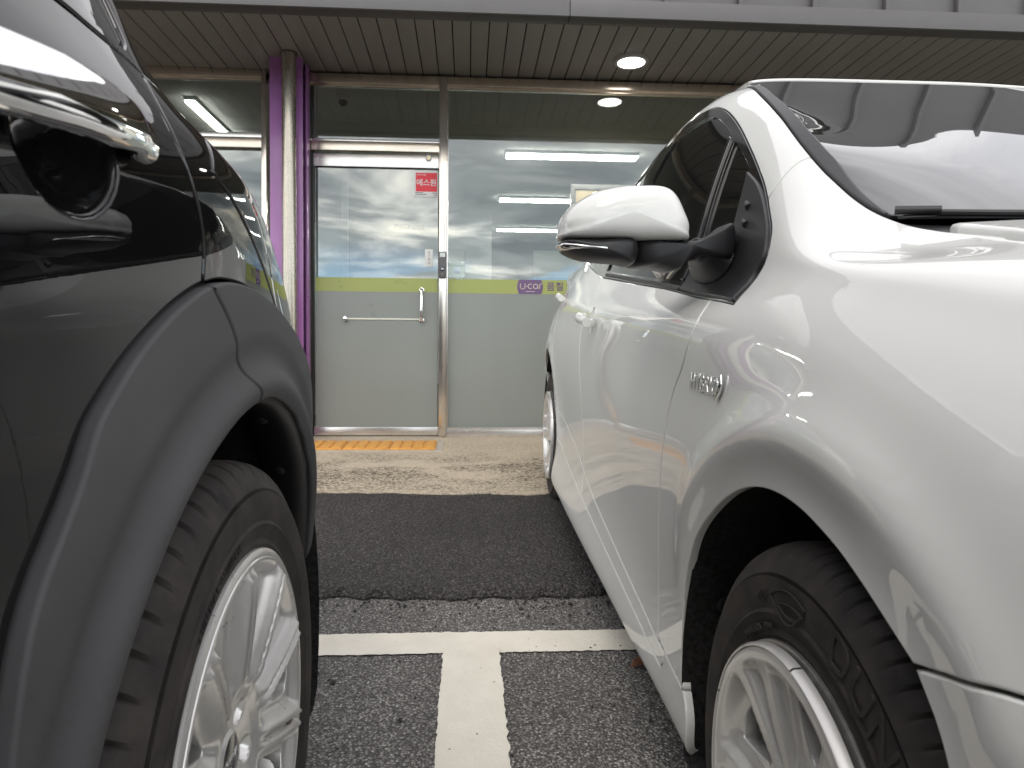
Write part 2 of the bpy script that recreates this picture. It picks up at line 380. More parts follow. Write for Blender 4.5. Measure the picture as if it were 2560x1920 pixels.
g = sheet('asphalt_ground', [-400, -60, -10, 0, 10, 60, 400], [-600, -60, -10, -4, 0, 3, 7, 30], 0.0, M['asphalt']); tag(g, kind='structure')
xs = np.arange(-7, 8.001, .022)
jag = rng.normal(0, 1, (len(xs),)); jag = (jag*.55+np.convolve(jag, [.2, .3, .3, .2], 'same'))*.010
jag2 = np.convolve(rng.normal(0, 1, len(xs)), np.ones(5)/5, 'same')*.02
low = np.convolve(rng.normal(0, 1, len(xs)), np.ones(30)/30, 'same')*.05
def patch_edge(i, j, x, y, nx, ny):
    if j == 0: return 0, jag[i]+low[i]
    if j == 1: return 0, jag[i]*.5+low[i]+.004
    if j == 2: return 0, low[i]*.6
    return 0, 0
def patch_rise(i, j, x, y):
    return {0: -.020, 1: -.006+jag[i]*.35, 2: jag[i]*.12}.get(j, 0.0)
p = sheet('asphalt_patch', xs, [2.235, 2.25, 2.275, 2.32, 2.8, 3.6], .028, M['patch'], patch_edge, skirt=.03, rise=patch_rise); tag(p, kind='structure')
def apron_edge(i, j, x, y, nx, ny): return (0, jag2[i]+low[i]*1.2 - .03*math.exp(-((x+.55)/.25)**2)*(-1)) if j == 0 else (0, 0)
ap = sheet('concrete_apron', xs, [3.455, 3.5, 4.4, 5.6], .034, M['concrete'], apron_edge, skirt=.02); tag(ap, kind='structure')
# painted bay line: cross bar with a stem, edges as rough as the stones below
def painted(name, x0, x1, y0, y1, dz, along, taper=0.0):
    n = int(round(((x1-x0) if along == 'x' else (y1-y0))/.006)); V, Fc = [], []
    e0 = np.convolve(rng.normal(0, 1, n+1), [.25, .5, .25], 'same')*.0022; e1 = np.convolve(rng.normal(0, 1, n+1), [.25, .5, .25], 'same')*.0022
    for k in range(n+1):
        t = k/n
        if along == 'x':
            x = x0+(x1-x0)*t
            for y in (y0+e0[k], y1+e1[k]): V.append((x, y, ground_z(y)+dz))
        else:
            y = y0+(y1-y0)*t; sh = taper*t
            for x in (x0+e0[k]+sh, x1+e1[k]+sh): V.append((x, y, ground_z(y)+dz))
    for k in range(n): Fc.append((2*k, 2*k+2, 2*k+3, 2*k+1) if along == 'x' else (2*k, 2*k+1, 2*k+3, 2*k+2))
    return mesh_obj(name, V, Fc, M['paint_line'])
l1 = painted('parking_line', -3.2, 3.4, 1.850, 1.975, .004, 'x'); tag(l1, kind='structure')
l2 = painted('parking_line', -.058, .090, -3.0, 1.872, .008, 'y', -.006); tag(l2, kind='structure')
# tactile paving row set into the apron in front of the door
box('tile_bed', -1.41, -.165, 4.535, 4.86, .298-.02, .30, M['mortar'], ap).rotation_euler = (0, 0, 0)
tb = bpy.data.objects['tile_bed']; me = tb.data
for v in me.vertices: v.co.z = ground_z(v.co.y)+.034+(.004 if v.co.z > .29 else -.02)
def tile_mesh():
    b = BM(); w = .287; b.box(0, w, 0, .287, 0, .010, .002)
    for k in range(4):                    # four rounded bars, seen as a wavy far edge
        x = w*(k+.5)/4
        b.box(x-.026, x+.026, .010, .277, .0095, .0150, .005)
    return b
tile0 = None
for k in range(4):
    if tile0 is None: t = tile0 = tile_mesh().build('tactile_tile', M['tile'], ap, smooth=True)
    else: t = tile0.copy(); COL.objects.link(t)
    y0 = 4.553; t.location = (-.207-.287-k*.2925, y0, ground_z(y0)+.0385); t.rotation_euler = (math.atan(SLOPE), 0, 0)
# loose crumbs broken off the patch, too many to count
V, Fc = [], []
for k in range(900):
    x = rng.uniform(-1.2, 1.6); d = abs(rng.normal(0, .10)); y = 2.235-d*.8+.002
    if rng.random() < .12: x, y = rng.uniform(-.6, .7), rng.uniform(1.3, 2.2)
    if x > .1 and rng.random() < .5: pass
    elif rng.random() < .45: continue
    r = rng.uniform(.0018, .0065)*(1 if rng.random() < .94 else 1.6); z = ground_z(y)+r*.5; b0 = len(V)
    dirs = [(1, 0, 0), (0, 1, 0), (-1, 0, 0), (0, -1, 0), (0, 0, .8), (0, 0, -.6)]
    a = rng.uniform(0, 6.28); ca, sa = math.cos(a), math.sin(a)
    for dx, dy, dz in dirs:
        q = r*rng.uniform(.65, 1.25); V.append((x+(dx*ca-dy*sa)*q, y+(dx*sa+dy*ca)*q, z+dz*q))
    for f in ((0, 1, 4), (1, 2, 4), (2, 3, 4), (3, 0, 4), (1, 0, 5), (2, 1, 5), (3, 2, 5), (0, 3, 5)): Fc.append(tuple(b0+i for i in f))
tag(mesh_obj('asphalt_crumbs', V, Fc, M['crumb']), 'dark asphalt crumbs scattered in front of the fresh patch', kind='stuff')
# dry leaf half under the white car
V, Fc = [], []; n = 14
for i in range(n+1):
    t = i/n; w = .017*math.sin(math.pi*t**.8)*(1+.25*math.sin(i*2.3))
    for s_ in (-1, 0, 1): V.append((t*.085-.042, s_*w, .004+.007*abs(s_)*math.sin(3*t)+.006*t*t))
for i in range(n):
    for j in range(2): Fc.append((i*3+j, (i+1)*3+j, (i+1)*3+j+1, i*3+j+1))
lf = mesh_obj('dry_leaf', V, Fc, M['leaf'], smooth=True); lf.location = (.445, 1.775, ground_z(1.775)+.002); lf.rotation_euler = (SLOPE, 0, .5)
mo = lf.modifiers.new('thickness', 'SOLIDIFY'); mo.thickness = .0006
tag(lf, 'dry brown leaf on the asphalt half under the white car', 'leaf')

# ------------------------------------------------------------------ shop front
Y0 = 5.13                                   # plane of the glazing
B = empty('shop_building', (0, Y0, .3)); B.location = (0, 0, 0)
tag(B, 'single storey shop with glazed front, plank soffit and grey sheet fascia', 'building')
GZ = ground_z(Y0)+.034
XL, XR = -4.6, 6.2
# door leaf in its opening
door = box('door', -1.078, -.213, Y0-.022, Y0+.022, 2.222, 2.309, M['steel_bright'], B, .002)
box('bottom_rail', -1.078, -.213, Y0-.022, Y0+.022, GZ+.006, .406, M['steel_bright'], door, .002)
box('glass_pane', -1.070, -.219, Y0-.005, Y0+.005, 1.4555, 2.222, M['pane'], door)
box('frosted_film', -1.070, -.219, Y0-.006, Y0+.006, .406, 1.3585, M['film'], door)
box('green_band', -1.070, -.219, Y0-.006, Y0+.006, 1.3585, 1.4555, M['green'], door)
box('top_seal', -1.070, -.219, Y0-.008, Y0+.008, 2.215, 2.2225, M['rubber'], door)
h = BM().tube([(-.331, Y0-.006, 1.372), (-.331, Y0-.045, 1.372), (-.331, Y0-.056, 1.350), (-.331, Y0-.058, 1.30), (-.331, Y0-.058, 1.23), (-.331, Y0-.056, 1.180), (-.331, Y0-.045, 1.160), (-.331, Y0-.006, 1.160)], .0115, 14)
h.lathe([(.018, -.006), (.018, -.012), (.012, -.014)], 16, 'Y', (-.331, Y0, 1.372)); h.lathe([(.018, -.006), (.018, -.012), (.012, -.014)], 16, 'Y', (-.331, Y0, 1.160))
h.build('pull_handle', M['chrome'], door, smooth=True)
BM().lathe([(.004, -.045), (.015, -.041), (.0175, -.033), (.0165, -.024), (.010, -.017), (.010, -.006)], 20, 'Y', (-.862, Y0, 1.166)).build('bar_end_knob', M['chrome'], door, smooth=True)
BM().tube([(-.850, Y0-.0075, 1.166), (-.342, Y0-.0075, 1.166)], .0065, 12).build('push_bar', M['paper'], door, smooth=True)
BM().lathe([(.021, -.024), (.021, -.030), (.017, -.033), (.013, -.032)], 24, 'Y', (-.283, Y0, 2.290)).build('lock_ring', M['whiteplastic'], door, smooth=True)
BM().lathe([(.012, -.030), (.012, -.0345), (.003, -.035)], 18, 'Y', (-.283, Y0, 2.290)).build('lock_cylinder', M['brass'], door, smooth=True)
# uprights, rails, transom lights
def fr(name, x0, x1, z0, z1, mat, d0=-.045, d1=.045, bev=.003): return box(name, x0, x1, Y0+d0, Y0+d1, z0, z1, mat, B, bev)
fr('door_jamb', -1.126, -1.098, GZ, 2.850, M['steel_v'], -.05, .05)
fr('jamb_rebate', -1.0975, -1.083, GZ, 2.778, M['rubber'], -.012, .03, 0)
fr('mullion', -.209, -.158, GZ, 2.846, M['steel_v'], -.055, .05)
fr('mullion_bead', -.1575, -.147, .404, 2.770, M['steel_bright'], -.02, .02, .001)
fr('transom_rail', -1.0975, -.2095, 2.326, 2.392, M['steel_h'])
fr('transom_bead', -1.0975, -.2095, 2.3925, 2.414, M['steel_bright'], -.02, .02, .001)
fr('head_rail', -1.0975, -.2095, 2.786, 2.850, M['steel_h'])
fr('head_bead', -1.0975, -.2095, 2.772, 2.7855, M['steel_h'], -.02, .02, .001)
box('glass_pane', -1.0970, -.2100, Y0-.005, Y0+.005, 2.4145, 2.7715, M['pane'], B)
fr('head_rail', -.1575, XR, 2.790, 2.850, M['steel_h']); fr('head_bead', -.1465, XR, 2.776, 2.7895, M['steel_h'], -.02, .02, .001)
fr('base_rail', -.1575, XR, GZ-.02, .392, M['steel_bright'], -.04); fr('base_bead', -.1465, XR, .3925, .4035, M['steel_bright'], -.045, .02, .001)
fr('mullion', 2.60, 2.651, GZ, 2.7755, M['steel_v'], -.055, .05)
for x0, x1 in ((-.1465, 2.5995), (2.6515, XR)):
    box('glass_pane', x0, x1, Y0-.005, Y0+.005, 1.4545, 2.7755, M['pane'], B)
    box('frosted_film', x0, x1, Y0-.006, Y0+.006, .404, 1.3545, M['film'], B)
    gb = box('green_band', x0, x1, Y0-.006, Y0+.006, 1.3545, 1.4545, M['green'], B)
    if x0 < 0: band = gb
# left window behind the black car
fr('window_jamb', -1.425, -1.392, GZ, 2.866, M['steel_v'], -.05, .05)
fr('head_rail', XL, -1.4255, 2.806, 2.866, M['steel_h']); fr('head_bead', XL, -1.4255, 2.795, 2.8055, M['steel_h'], -.02, .02, .001)
fr('transom_rail', XL, -1.4255, 2.330, 2.402, M['steel_h']); fr('transom_bead', XL, -1.4255, 2.4025, 2.440, M['steel_bright'], -.02, .02, .001)
fr('base_rail', XL, -1.4255, GZ-.02, .392, M['steel_bright'])
box('glass_pane', XL, -1.4260, Y0-.005, Y0+.005, 2.4405, 2.7945, M['pane'], B)
box('glass_pane', XL, -1.4260, Y0-.005, Y0+.005, 1.4545, 2.3295, M['pane'], B)
box('green_band', XL, -1.4260, Y0-.006, Y0+.006, 1.3545, 1.4545, M['green'], B)
box('frosted_film', XL, -1.4260, Y0-.006, Y0+.006, .3925, 1.3545, M['film'], B)
# side walls, roof slab of the box behind
box('side_wall', XL-.2, XL, Y0-.05, 12.0, .1, 3.6, M['room'], B); box('side_wall', XR, XR+.2, Y0-.05, 12.0, .1, 3.6, M['room'], B)
box('ceiling_void', XL-.6, XR+.6, 5.3, 12.2, 2.90, 3.17, M['gap'], B)
box('lintel', XL, XR, Y0-.04, Y0+.10, 2.896, 3.18, M['fascia_dark'], B)
# purple H column with the rainwater pipe in front
col = BM(); col.box(-1.315, -1.101, 4.885, 4.897, GZ-.02, 2.868, .001); col.box(-1.232, -1.220, 4.897, 5.10, GZ-.02, 2.866); col.box(-1.312, -1.126, 5.10, 5.112, GZ-.02, 2.866, .001)
col.box(-1.105, -1.094, 4.985, 5.075, GZ-.02, 2.866, .001)
col.build('steel_column', M['purple'], B, smooth=True)
PX, PY = -1.1725, 4.815
pp = BM().lathe([(.046, ground_z(PY)+.03), (.046, 2.868)], 36, 'Z', (PX, PY, 0)).build('drain_pipe', M['pipe'], smooth=True)
tag(pp, 'round tan steel drain pipe standing before the purple column', 'pipe')
BM().lathe([(.047, 2.855), (.056, 2.857), (.056, 2.868), (.047, 2.868)], 36, 'Z', (PX, PY, 0)).build('pipe_collar', M['fascia_dark'], pp, smooth=True)
# soffit planks, 110 mm apart with open joints
box('soffit_backing', XL-.4, XR+.4, 4.10, Y0+.06, 2.885, 2.895, M['gap'], B)
pm = [BM().box(0, .1035, 4.105, Y0+.03, 2.866, 2.884, .0025).build('plank', m_, None, smooth=True) for m_ in (M['soffit'], M['soffit_b'])]
for o in pm: COL.objects.unlink(o)
n = 0; x = XL-.35
while x < XR+.3:
    k = 0 if math.sin(n*.55)+rng.uniform(-.6, .6) > 0 else 1
    o = pm[k].copy(); link(o, B); o.location = (x, 0, rng.uniform(-.0008, .0008)); x += .1102; n += 1
for o in pm: bpy.data.objects.remove(o)
for nm in [o for o in B.children if o.name.startswith('plank')]: pass
# fascia: bottom flange, upright sheet, panels between standing ribs
for x0, x1 in ((XL-.6, .548), (.552, XR+.6)):
    box('fascia_flange', x0, x1, 4.012, 4.100, 2.775, 2.795, M['fascia_dark'], B, .002)
    box('fascia_sheet', x0, x1, 3.996, 4.0115, 2.776, 2.872, M['fascia'], B, .002)
box('fascia_return', XL-.6, XR+.6, 4.088, 4.1000, 2.7955, 2.90, M['return'], B)
box('sheet_cladding', XL-.6, XR+.6, 4.075, 4.085, 2.84, 3.27, M['fascia'], B); box('roof', XL-.6, XR+.6, 4.0855, 12.2, 3.19, 3.25, M['fascia'], B)  # cladding's unseen upper height is made up to darken the windscreen reflection
box('fascia_ledge', XL-.6, XR+.6, 4.0117, 4.0745, 2.858, 2.868, M['fascia'], B)
rib = None
for k in range(24):
    x = -4.914+k*.428
    if rib is None: r = rib = box('standing_rib', -.013, .013, 4.035, 4.0748, 2.869, 3.27, M['fascia'], B, .004)
    else: r = rib.copy(); COL.objects.link(r)
    r.location.x = x+.02
# ------------------------------------------------------------------ room behind the glass
room = [box('room_floor', XL, XR, Y0+.06, 12.0, .20, .30, M['room_floor'], B), box('room_ceiling', XL, XR, Y0+.11, 12.0, 2.83, 2.86, M['room_ceil'], B), box('room_wall', XL, XR, 11.8, 12.0, .3, 2.83, M['room'], B)]
def interior_wall():
    w = box('partition_wall', -1.62, -1.56, 6.2, 11.8, .3, 2.83, M['room'], B)
    box('partition_wall', -1.56, -.95, 9.6, 9.66, .3, 2.83, M['room_white'], B); box('partition_wall', -.05, .30, 9.6, 9.66, .3, 2.83, M['room_white'], B); box('partition_wall', -.95, -.05, 9.6, 9.66, 2.35, 2.83, M['room_white'], B)
interior_wall()
idr = box('interior_door', -.945, -.055, 9.61, 9.65, .3, 2.348, M['room_white'], B)
BM().tube([(-.86, 9.60, 1.33), (-.86, 9.57, 1.33), (-.75, 9.57, 1.33)], .010, 10).build('lever_handle', M['chrome'], idr, smooth=True)
# white inner window beside the door, its casement and latch
wf = BM()
for a in ((-1.50, -1.455), (-1.13, -1.075)): wf.box(a[0], a[1], 6.50, 6.55, .3, 2.42)
wf.box(-1.455, -1.13, 6.50, 6.55, .3, 1.05); wf.box(-1.455, -1.13, 6.50, 6.55, 2.05, 2.10); wf.build('inner_window_frame', M['room_white'], B)
box('inner_window_sash', -1.453, -1.132, 6.515, 6.535, 1.052, 2.048, M['clearplastic'], B)
def tube_light(x0, x1, y0, y1, label):
    z = 2.79; t = box('ceiling_light', x0, x1, y0, y1, z+.012, z+.0395, M['room_white']); tag(t, label, 'ceiling light', 'strip lights on the shop ceiling')
    box('diffuser', x0+.004, x1-.004, y0+.004, y1-.004, z, z+.0118, M['led_in'], t); return t
tube_light(.34, 1.58, 6.70, 6.86, 'strip light nearest the shop window, longest of the three crosswise ones')
tube_light(.36, 1.60, 8.55, 8.71, 'middle strip light of the three crosswise ones behind the wide window')
tube_light(.40, 1.64, 10.5, 10.66, 'farthest and lowest looking strip light, level with the car mirror')
tube_light(-2.12, -2.04, 5.55, 6.75, 'strip light running away from the window beside the purple column')
bd = box('notice_board', 1.03, 2.4, 7.00, 7.03, .35, 2.55, M['wood']); tag(bd, 'pale wood veneer board with aluminium edge standing behind the wide window', 'board')
fb = BM(); fb.box(.985, 1.0295, 6.99, 7.04, .30, 2.60); fb.box(1.0295, 2.44, 6.99, 7.04, 2.5505, 2.60); fb.build('edge_frame', M['steel_bright'], bd)
# ------------------------------------------------------------------ things fixed to the front
st = box('alarm_sticker', -.386, -.216, Y0-.0068, Y0-.0054, 2.026, 2.202, M['whiteprint']); tag(st, 'red and white square security sticker at the top corner of the glass door', 'sticker')
box('red_field', -.374, -.226, Y0-.0078, Y0-.0069, 2.062, 2.193, M['red'], st)
lettering('korean_name', '에스원', .052, onwall(-.300, 2.122, Y0-.0080), M['whiteprint'], st, bold=.0008)
lettering('small_print', '안전하시원', .0165, onwall(-.340, 2.178, Y0-.0080), M['whiteprint'], st)
for a,b_,z_ in ((-.376,-.322,2.052),(-.262,-.224,2.050),(-.376,-.300,2.040),(-.250,-.224,2.036)): box('small_print', a, b_, Y0-.0072, Y0-.0069, z_, z_+.0045, M['inkgrey'], st)
ws = box('door_sticker', -.309, -.254, Y0-.0072, Y0-.0054, 1.538, 1.660, M['whiteplastic'], bev=.0006); tag(ws, 'small white upright plate with grey letters on the door glass', 'sticker')
for k, ch in enumerate('당기세요'): lettering('letter', ch, .024, onwall(-.281, 1.637-k*.025, Y0-.0074), M['inkgrey'], ws)
ww = box('card_reader', -.210, -.157, Y0-.085, Y0-.0555, 1.452, 1.634, M['greyplastic'], bev=.005); tag(ww, 'slim dark grey card reader with round key slot on the steel mullion', 'card reader')
box('display', -.202, -.165, Y0-.0862, Y0-.0852, 1.596, 1.626, M['room_white'], ww)
BM().lathe([(.0175, -.0855), (.0175, -.0885), (.0135, -.089), (.0125, -.0865), (.002, -.0865)], 24, 'Y', (-.1835, Y0, 1.515)).build('key_slot', M['lensdark'], ww, smooth=True)
box('reader_slot', -.193, -.174, Y0-.0888, Y0-.0868, 1.510, 1.519, M['room_white'], ww)
lettering('reader_mark', 'S1', .009, onwall(-.1835, 1.478, Y0-.0855), M['whiteprint'], ww)
mp_ = BM(); mp_.box(-.146, -.028, Y0-.012, Y0-.0062, 1.545, 1.578, .002); mp_.box(-.146, -.028, Y0-.012, Y0-.0062, 1.459, 1.490, .002); mp_.box(-.146, -.104, Y0-.012, Y0-.0062, 1.4905, 1.5445); mp_.box(-.062, -.028, Y0-.012, Y0-.0062, 1.4905, 1.5445); mp_.box(-.088, -.070, Y0-.012, Y0-.0062, 1.4495, 1.4585, .002); mp_.box(-.060, -.047, Y0-.012, Y0-.0062, 1.4495, 1.4585, .002)
mp_ = mp_.build('mounting_plate', M['clearplastic'], smooth=True); tag(mp_, 'empty pale clear mounting plate with a square hole beside the card reader', 'bracket')
for x, z in ((-.137, 1.568), (-.047, 1.568), (-.137, 1.470), (-.047, 1.470)): BM().lathe([(.004, -.0122), (.004, -.0145), (.001, -.015)], 10, 'Y', (x, Y0, z)).build('screw', M['chrome'], mp_, smooth=True)
pn = box('paper_notice', .459, .760, Y0+.010, Y0+.0112, 1.472, 1.665, M['paper']); tag(pn, 'blank pale paper sheet taped inside the window above the green band', 'paper')
sg = box('staff_sign', -.985, -.590, 9.588, 9.598, 2.655, 2.722, M['signgrey']); tag(sg, 'dark grey STAFF ONLY sign seen through the door glass', 'sign')
sg.location.z = -.052
lettering('sign_text', 'STAFF ONLY', .056, onwall(-.7875, 2.687, 9.587), M['room_white'], sg, bold=.0004)
# print on the green band: purple lozenge with the shop's name, then purple Korean words
def lozenge():
    zs = np.linspace(1.3545, 1.4545, 13); V = []
    for z in zs:
        k = ((z-1.4045)/.05)**2; V.append((.343+.013*k, Y0-.0075, z)); V.append((.527-.013*k, Y0-.0075, z))
    Fc = [(2*i, 2*i+1, 2*i+3, 2*i+2) for i in range(len(zs)-1)]
    o = mesh_obj('logo_field', V, Fc, M['logo_purple'], band); md = o.modifiers.new('thickness', 'SOLIDIFY'); md.thickness = .001; md.offset = 0; return o
lz = lozenge()
def stroke(pts, r=.0052): return BM().tube([(x, Y0-.0082, z) for x, z in pts], r, 8)
def arcp(cx_, cz_, r, a0, a1, n=14): return [(cx_+r*math.cos(math.radians(a0+(a1-a0)*k/n)), cz_+r*math.sin(math.radians(a0+(a1-a0)*k/n))) for k in range(n+1)]
zc = 1.408
glyphs = [[(.366, zc+.020)]+arcp(.382, zc-.004, .016, 180, 360)+[(.398, zc+.020)], arcp(.4365, zc, .016, 50, 310), arcp(.4735, zc, .0155, 0, 360, 20), [(.489, zc+.010), (.489, zc-.016)], [(.502, zc-.017), (.502, zc+.004)]+arcp(.516, zc+.004, .014, 180, 80, 8)]
for gl_ in glyphs:
    o = stroke(gl_, .0036).build('logo_letter', M['logo_cream'], band)
BM().lathe([(.004, -.0078), (.004, -.0092)], 12, 'Y', (.4105, Y0, zc)).build('logo_letter', M['logo_cream'], band)
box('logo_small_print', .403, .468, Y0-.0084, Y0-.0081, 1.3695, 1.3735, M['logo_cream'], band)
for ch, x in (('품', .583), ('질', .646)): lettering('korean_word', ch, .066, onwall(x, 1.404, Y0-.0078), M['logo_purple'], band, bold=.0008)
# soffit lamp and dome camera
dl = BM().lathe([(.088, 2.8655), (.090, 2.849), (.104, 2.846), (.115, 2.852), (.117, 2.8655)], 40, 'Z', (1.065, 4.765, 0), cap=False).build('soffit_downlight', M['lamp_ring'], smooth=True)
tag(dl, 'round lit downlight in the plank soffit above the white car', 'light')
BM().lathe([(.0885, 2.8500), (.0885, 2.8555)], 40, 'Z', (1.065, 4.765, 0)).build('diffuser', M['led'], dl)
dc = BM().lathe([(.054, 2.829), (.054, 2.812), (.050, 2.800), (.036, 2.794)], 32, 'Z', (-.935, 5.46, 0)).build('dome_camera', M['whiteplastic'], smooth=True)
tag(dc, 'white dome security camera with black eye behind the transom glass', 'camera')
BM().lathe([(.034, 2.7938), (.033, 2.778), (.026, 2.764), (.014, 2.757), (.002, 2.755)], 28, 'Z', (-.935, 5.46, 0)).build('dark_dome', M['lensdark'], dc, smooth=True)

# ------------------------------------------------------------------ smooth car bodies: cubic B-spline skins cut into panels
def bspl(n, a):
    a = np.clip(np.asarray(a, float), 0, n-1); i = np.minimum(a.astype(int), n-2); f = a-i
    return i[..., None]+np.arange(4), np.stack([(1-f)**3, 3*f**3-6*f**2+4, -3*f**3+3*f**2+3*f+1, f**3], -1)/6
def padc(C): return np.concatenate([2*C[:1]-C[1:2], C, 2*C[-1:]-C[-2:-1]], 0)
class Loft:
    def __init__(s, D):
        D = np.asarray(D, float); n = len(D); A = np.zeros((n, n))
        for i in range(n):
            if i in (0, n-1): A[i, i] = 1
            else: A[i, i-1:i+2] = [1/6, 4/6, 1/6]
        C = np.linalg.solve(A, D.reshape(n, -1)).reshape(D.shape)
        s.ns, s.nr = D.shape[:2]; C = padc(C); s.C = np.swapaxes(padc(np.swapaxes(C, 0, 1)), 0, 1)
    def __call__(s, a, t):
        a, t = np.broadcast_arrays(np.asarray(a, float), np.asarray(t, float))
        ia, wa = bspl(s.ns, a); it, wt = bspl(s.nr, t)
        return np.einsum('...i,...j,...ijk->...k', wa, wt, s.C[ia[..., :, None], it[..., None, :]])
def numnormal(f, a, t, sgn, e=.004):
    da = f(a+e, t)-f(a-e, t); dt = f(a, t+e)-f(a, t-e)
    n = np.cross(dt, da)*sgn; return n/np.maximum(np.linalg.norm(n, axis=-1, keepdims=True), 1e-12)
class Skin:
    """f(a,t) -> (u,b,w); disp(P) pushes the skin along its normal"""
    def __init__(s, f, disp=None, off=0.0, sgn=1):
        s.f0, s.disp, s.off, s.sgn = f, disp, off, sgn
    def P(s, a, t):
        a, t = np.broadcast_arrays(np.asarray(a, float), np.asarray(t, float)); P = s.f0(a, t)
        if s.disp is None and not s.off: return P
        n = numnormal(s.f0, a, t, s.sgn); d = s.off + (s.disp(P) if s.disp is not None else 0)
        return P + n*(d[..., None] if hasattr(d, 'shape') and d.ndim else d)
    def N(s, a, t): return numnormal(s.P, np.asarray(a, float), np.asarray(t, float), s.sgn)
    def J(s, a, t, e=.002):
        a, t = np.asarray(a, float), np.asarray(t, float)
        return (s.P(a+e, t)-s.P(a-e, t))/(2*e), (s.P(a, t+e)-s.P(a, t-e))/(2*e)
def smooth_line(pts, skin, ds):
    """Catmull-Rom through the points, resampled to about ds metres on the skin"""
    p = np.asarray(pts, float)
    if len(p) > 2:
        q = np.vstack([2*p[0]-p[1], p, 2*p[-1]-p[-2]]); out = []
        for i in range(len(p)-1):
            for f in np.linspace(0, 1, 14, endpoint=False):
                a, b, c, d = q[i], q[i+1], q[i+2], q[i+3]
                out.append(.5*((2*b)+(c-a)*f+(2*a-5*b+4*c-d)*f*f+(3*b-a-3*c+d)*f**3))
        out.append(p[-1]); p = np.array(out)
    else: p = np.linspace(p[0], p[1], 60)
    X = skin.P(p[:, 0], p[:, 1]); L = np.concatenate([[0], np.cumsum(np.linalg.norm(np.diff(X, axis=0), axis=1))])
    n = max(2, int(round(L[-1]/ds))+1); s_ = np.linspace(0, L[-1], n)
    return np.stack([np.interp(s_, L, p[:, 0]), np.interp(s_, L, p[:, 1])], 1)
def outline(segs, skin, ds):
    out = []
    for sg_ in segs:
        l = smooth_line(sg_, skin, ds)
        if out and np.linalg.norm(out[-1][-1]-l[0]) < 1e-4: l = l[1:]
        if len(l): out.append(l)
    o = np.concatenate(out)
    if np.linalg.norm(o[0]-o[-1]) < 1e-4: o = o[:-1]
    return o
def inset(loop, skin, g, ccw):
    a, t = loop[:, 0], loop[:, 1]; X = skin.P(a, t); n = skin.N(a, t)*skin.sgn
    e0 = X-np.roll(X, 1, 0); e1 = np.roll(X, -1, 0)-X
    e0 /= np.maximum(np.linalg.norm(e0, axis=1, keepdims=True), 1e-9); e1 /= np.maximum(np.linalg.norm(e1, axis=1, keepdims=True), 1e-9)
    tan = e0+e1; tan /= np.maximum(np.linalg.norm(tan, axis=1, keepdims=True), 1e-9)
    m = np.cross(-n, tan)*(1 if ccw else -1); m /= np.maximum(np.linalg.norm(m, axis=1, keepdims=True), 1e-9)
    cosh = np.clip(np.sum(tan*e1, 1), .5, 1); mv = m*(g/cosh)[:, None]
    Pa, Pt = skin.J(a, t); A = np.sum(Pa*Pa, 1); Bq = np.sum(Pa*Pt, 1); Cq = np.sum(Pt*Pt, 1)
    ra, rb = np.sum(Pa*mv, 1), np.sum(Pt*mv, 1); D = np.maximum(A*Cq-Bq*Bq, 1e-9)
    d = np.stack([(Cq*ra-Bq*rb)/D, (A*rb-Bq*ra)/D], 1)
    return loop+np.clip(d, -.3, .3), m
def area2(l): return .5*np.sum(l[:, 0]*np.roll(l[:, 1], -1)-np.roll(l[:, 0], -1)*l[:, 1])
def inside(poly, pts):
    x, y = pts[:, 0][:, None], pts[:, 1][:, None]; x0, y0 = poly[:, 0][None], poly[:, 1][None]; x1, y1 = np.roll(poly[:, 0], -1)[None], np.roll(poly[:, 1], -1)[None]
    c = ((y0 > y) != (y1 > y)) & (x < (x1-x0)*(y-y0)/np.where(y1 == y0, 1e-12, y1-y0)+x0)
    return c.sum(1) % 2 == 1
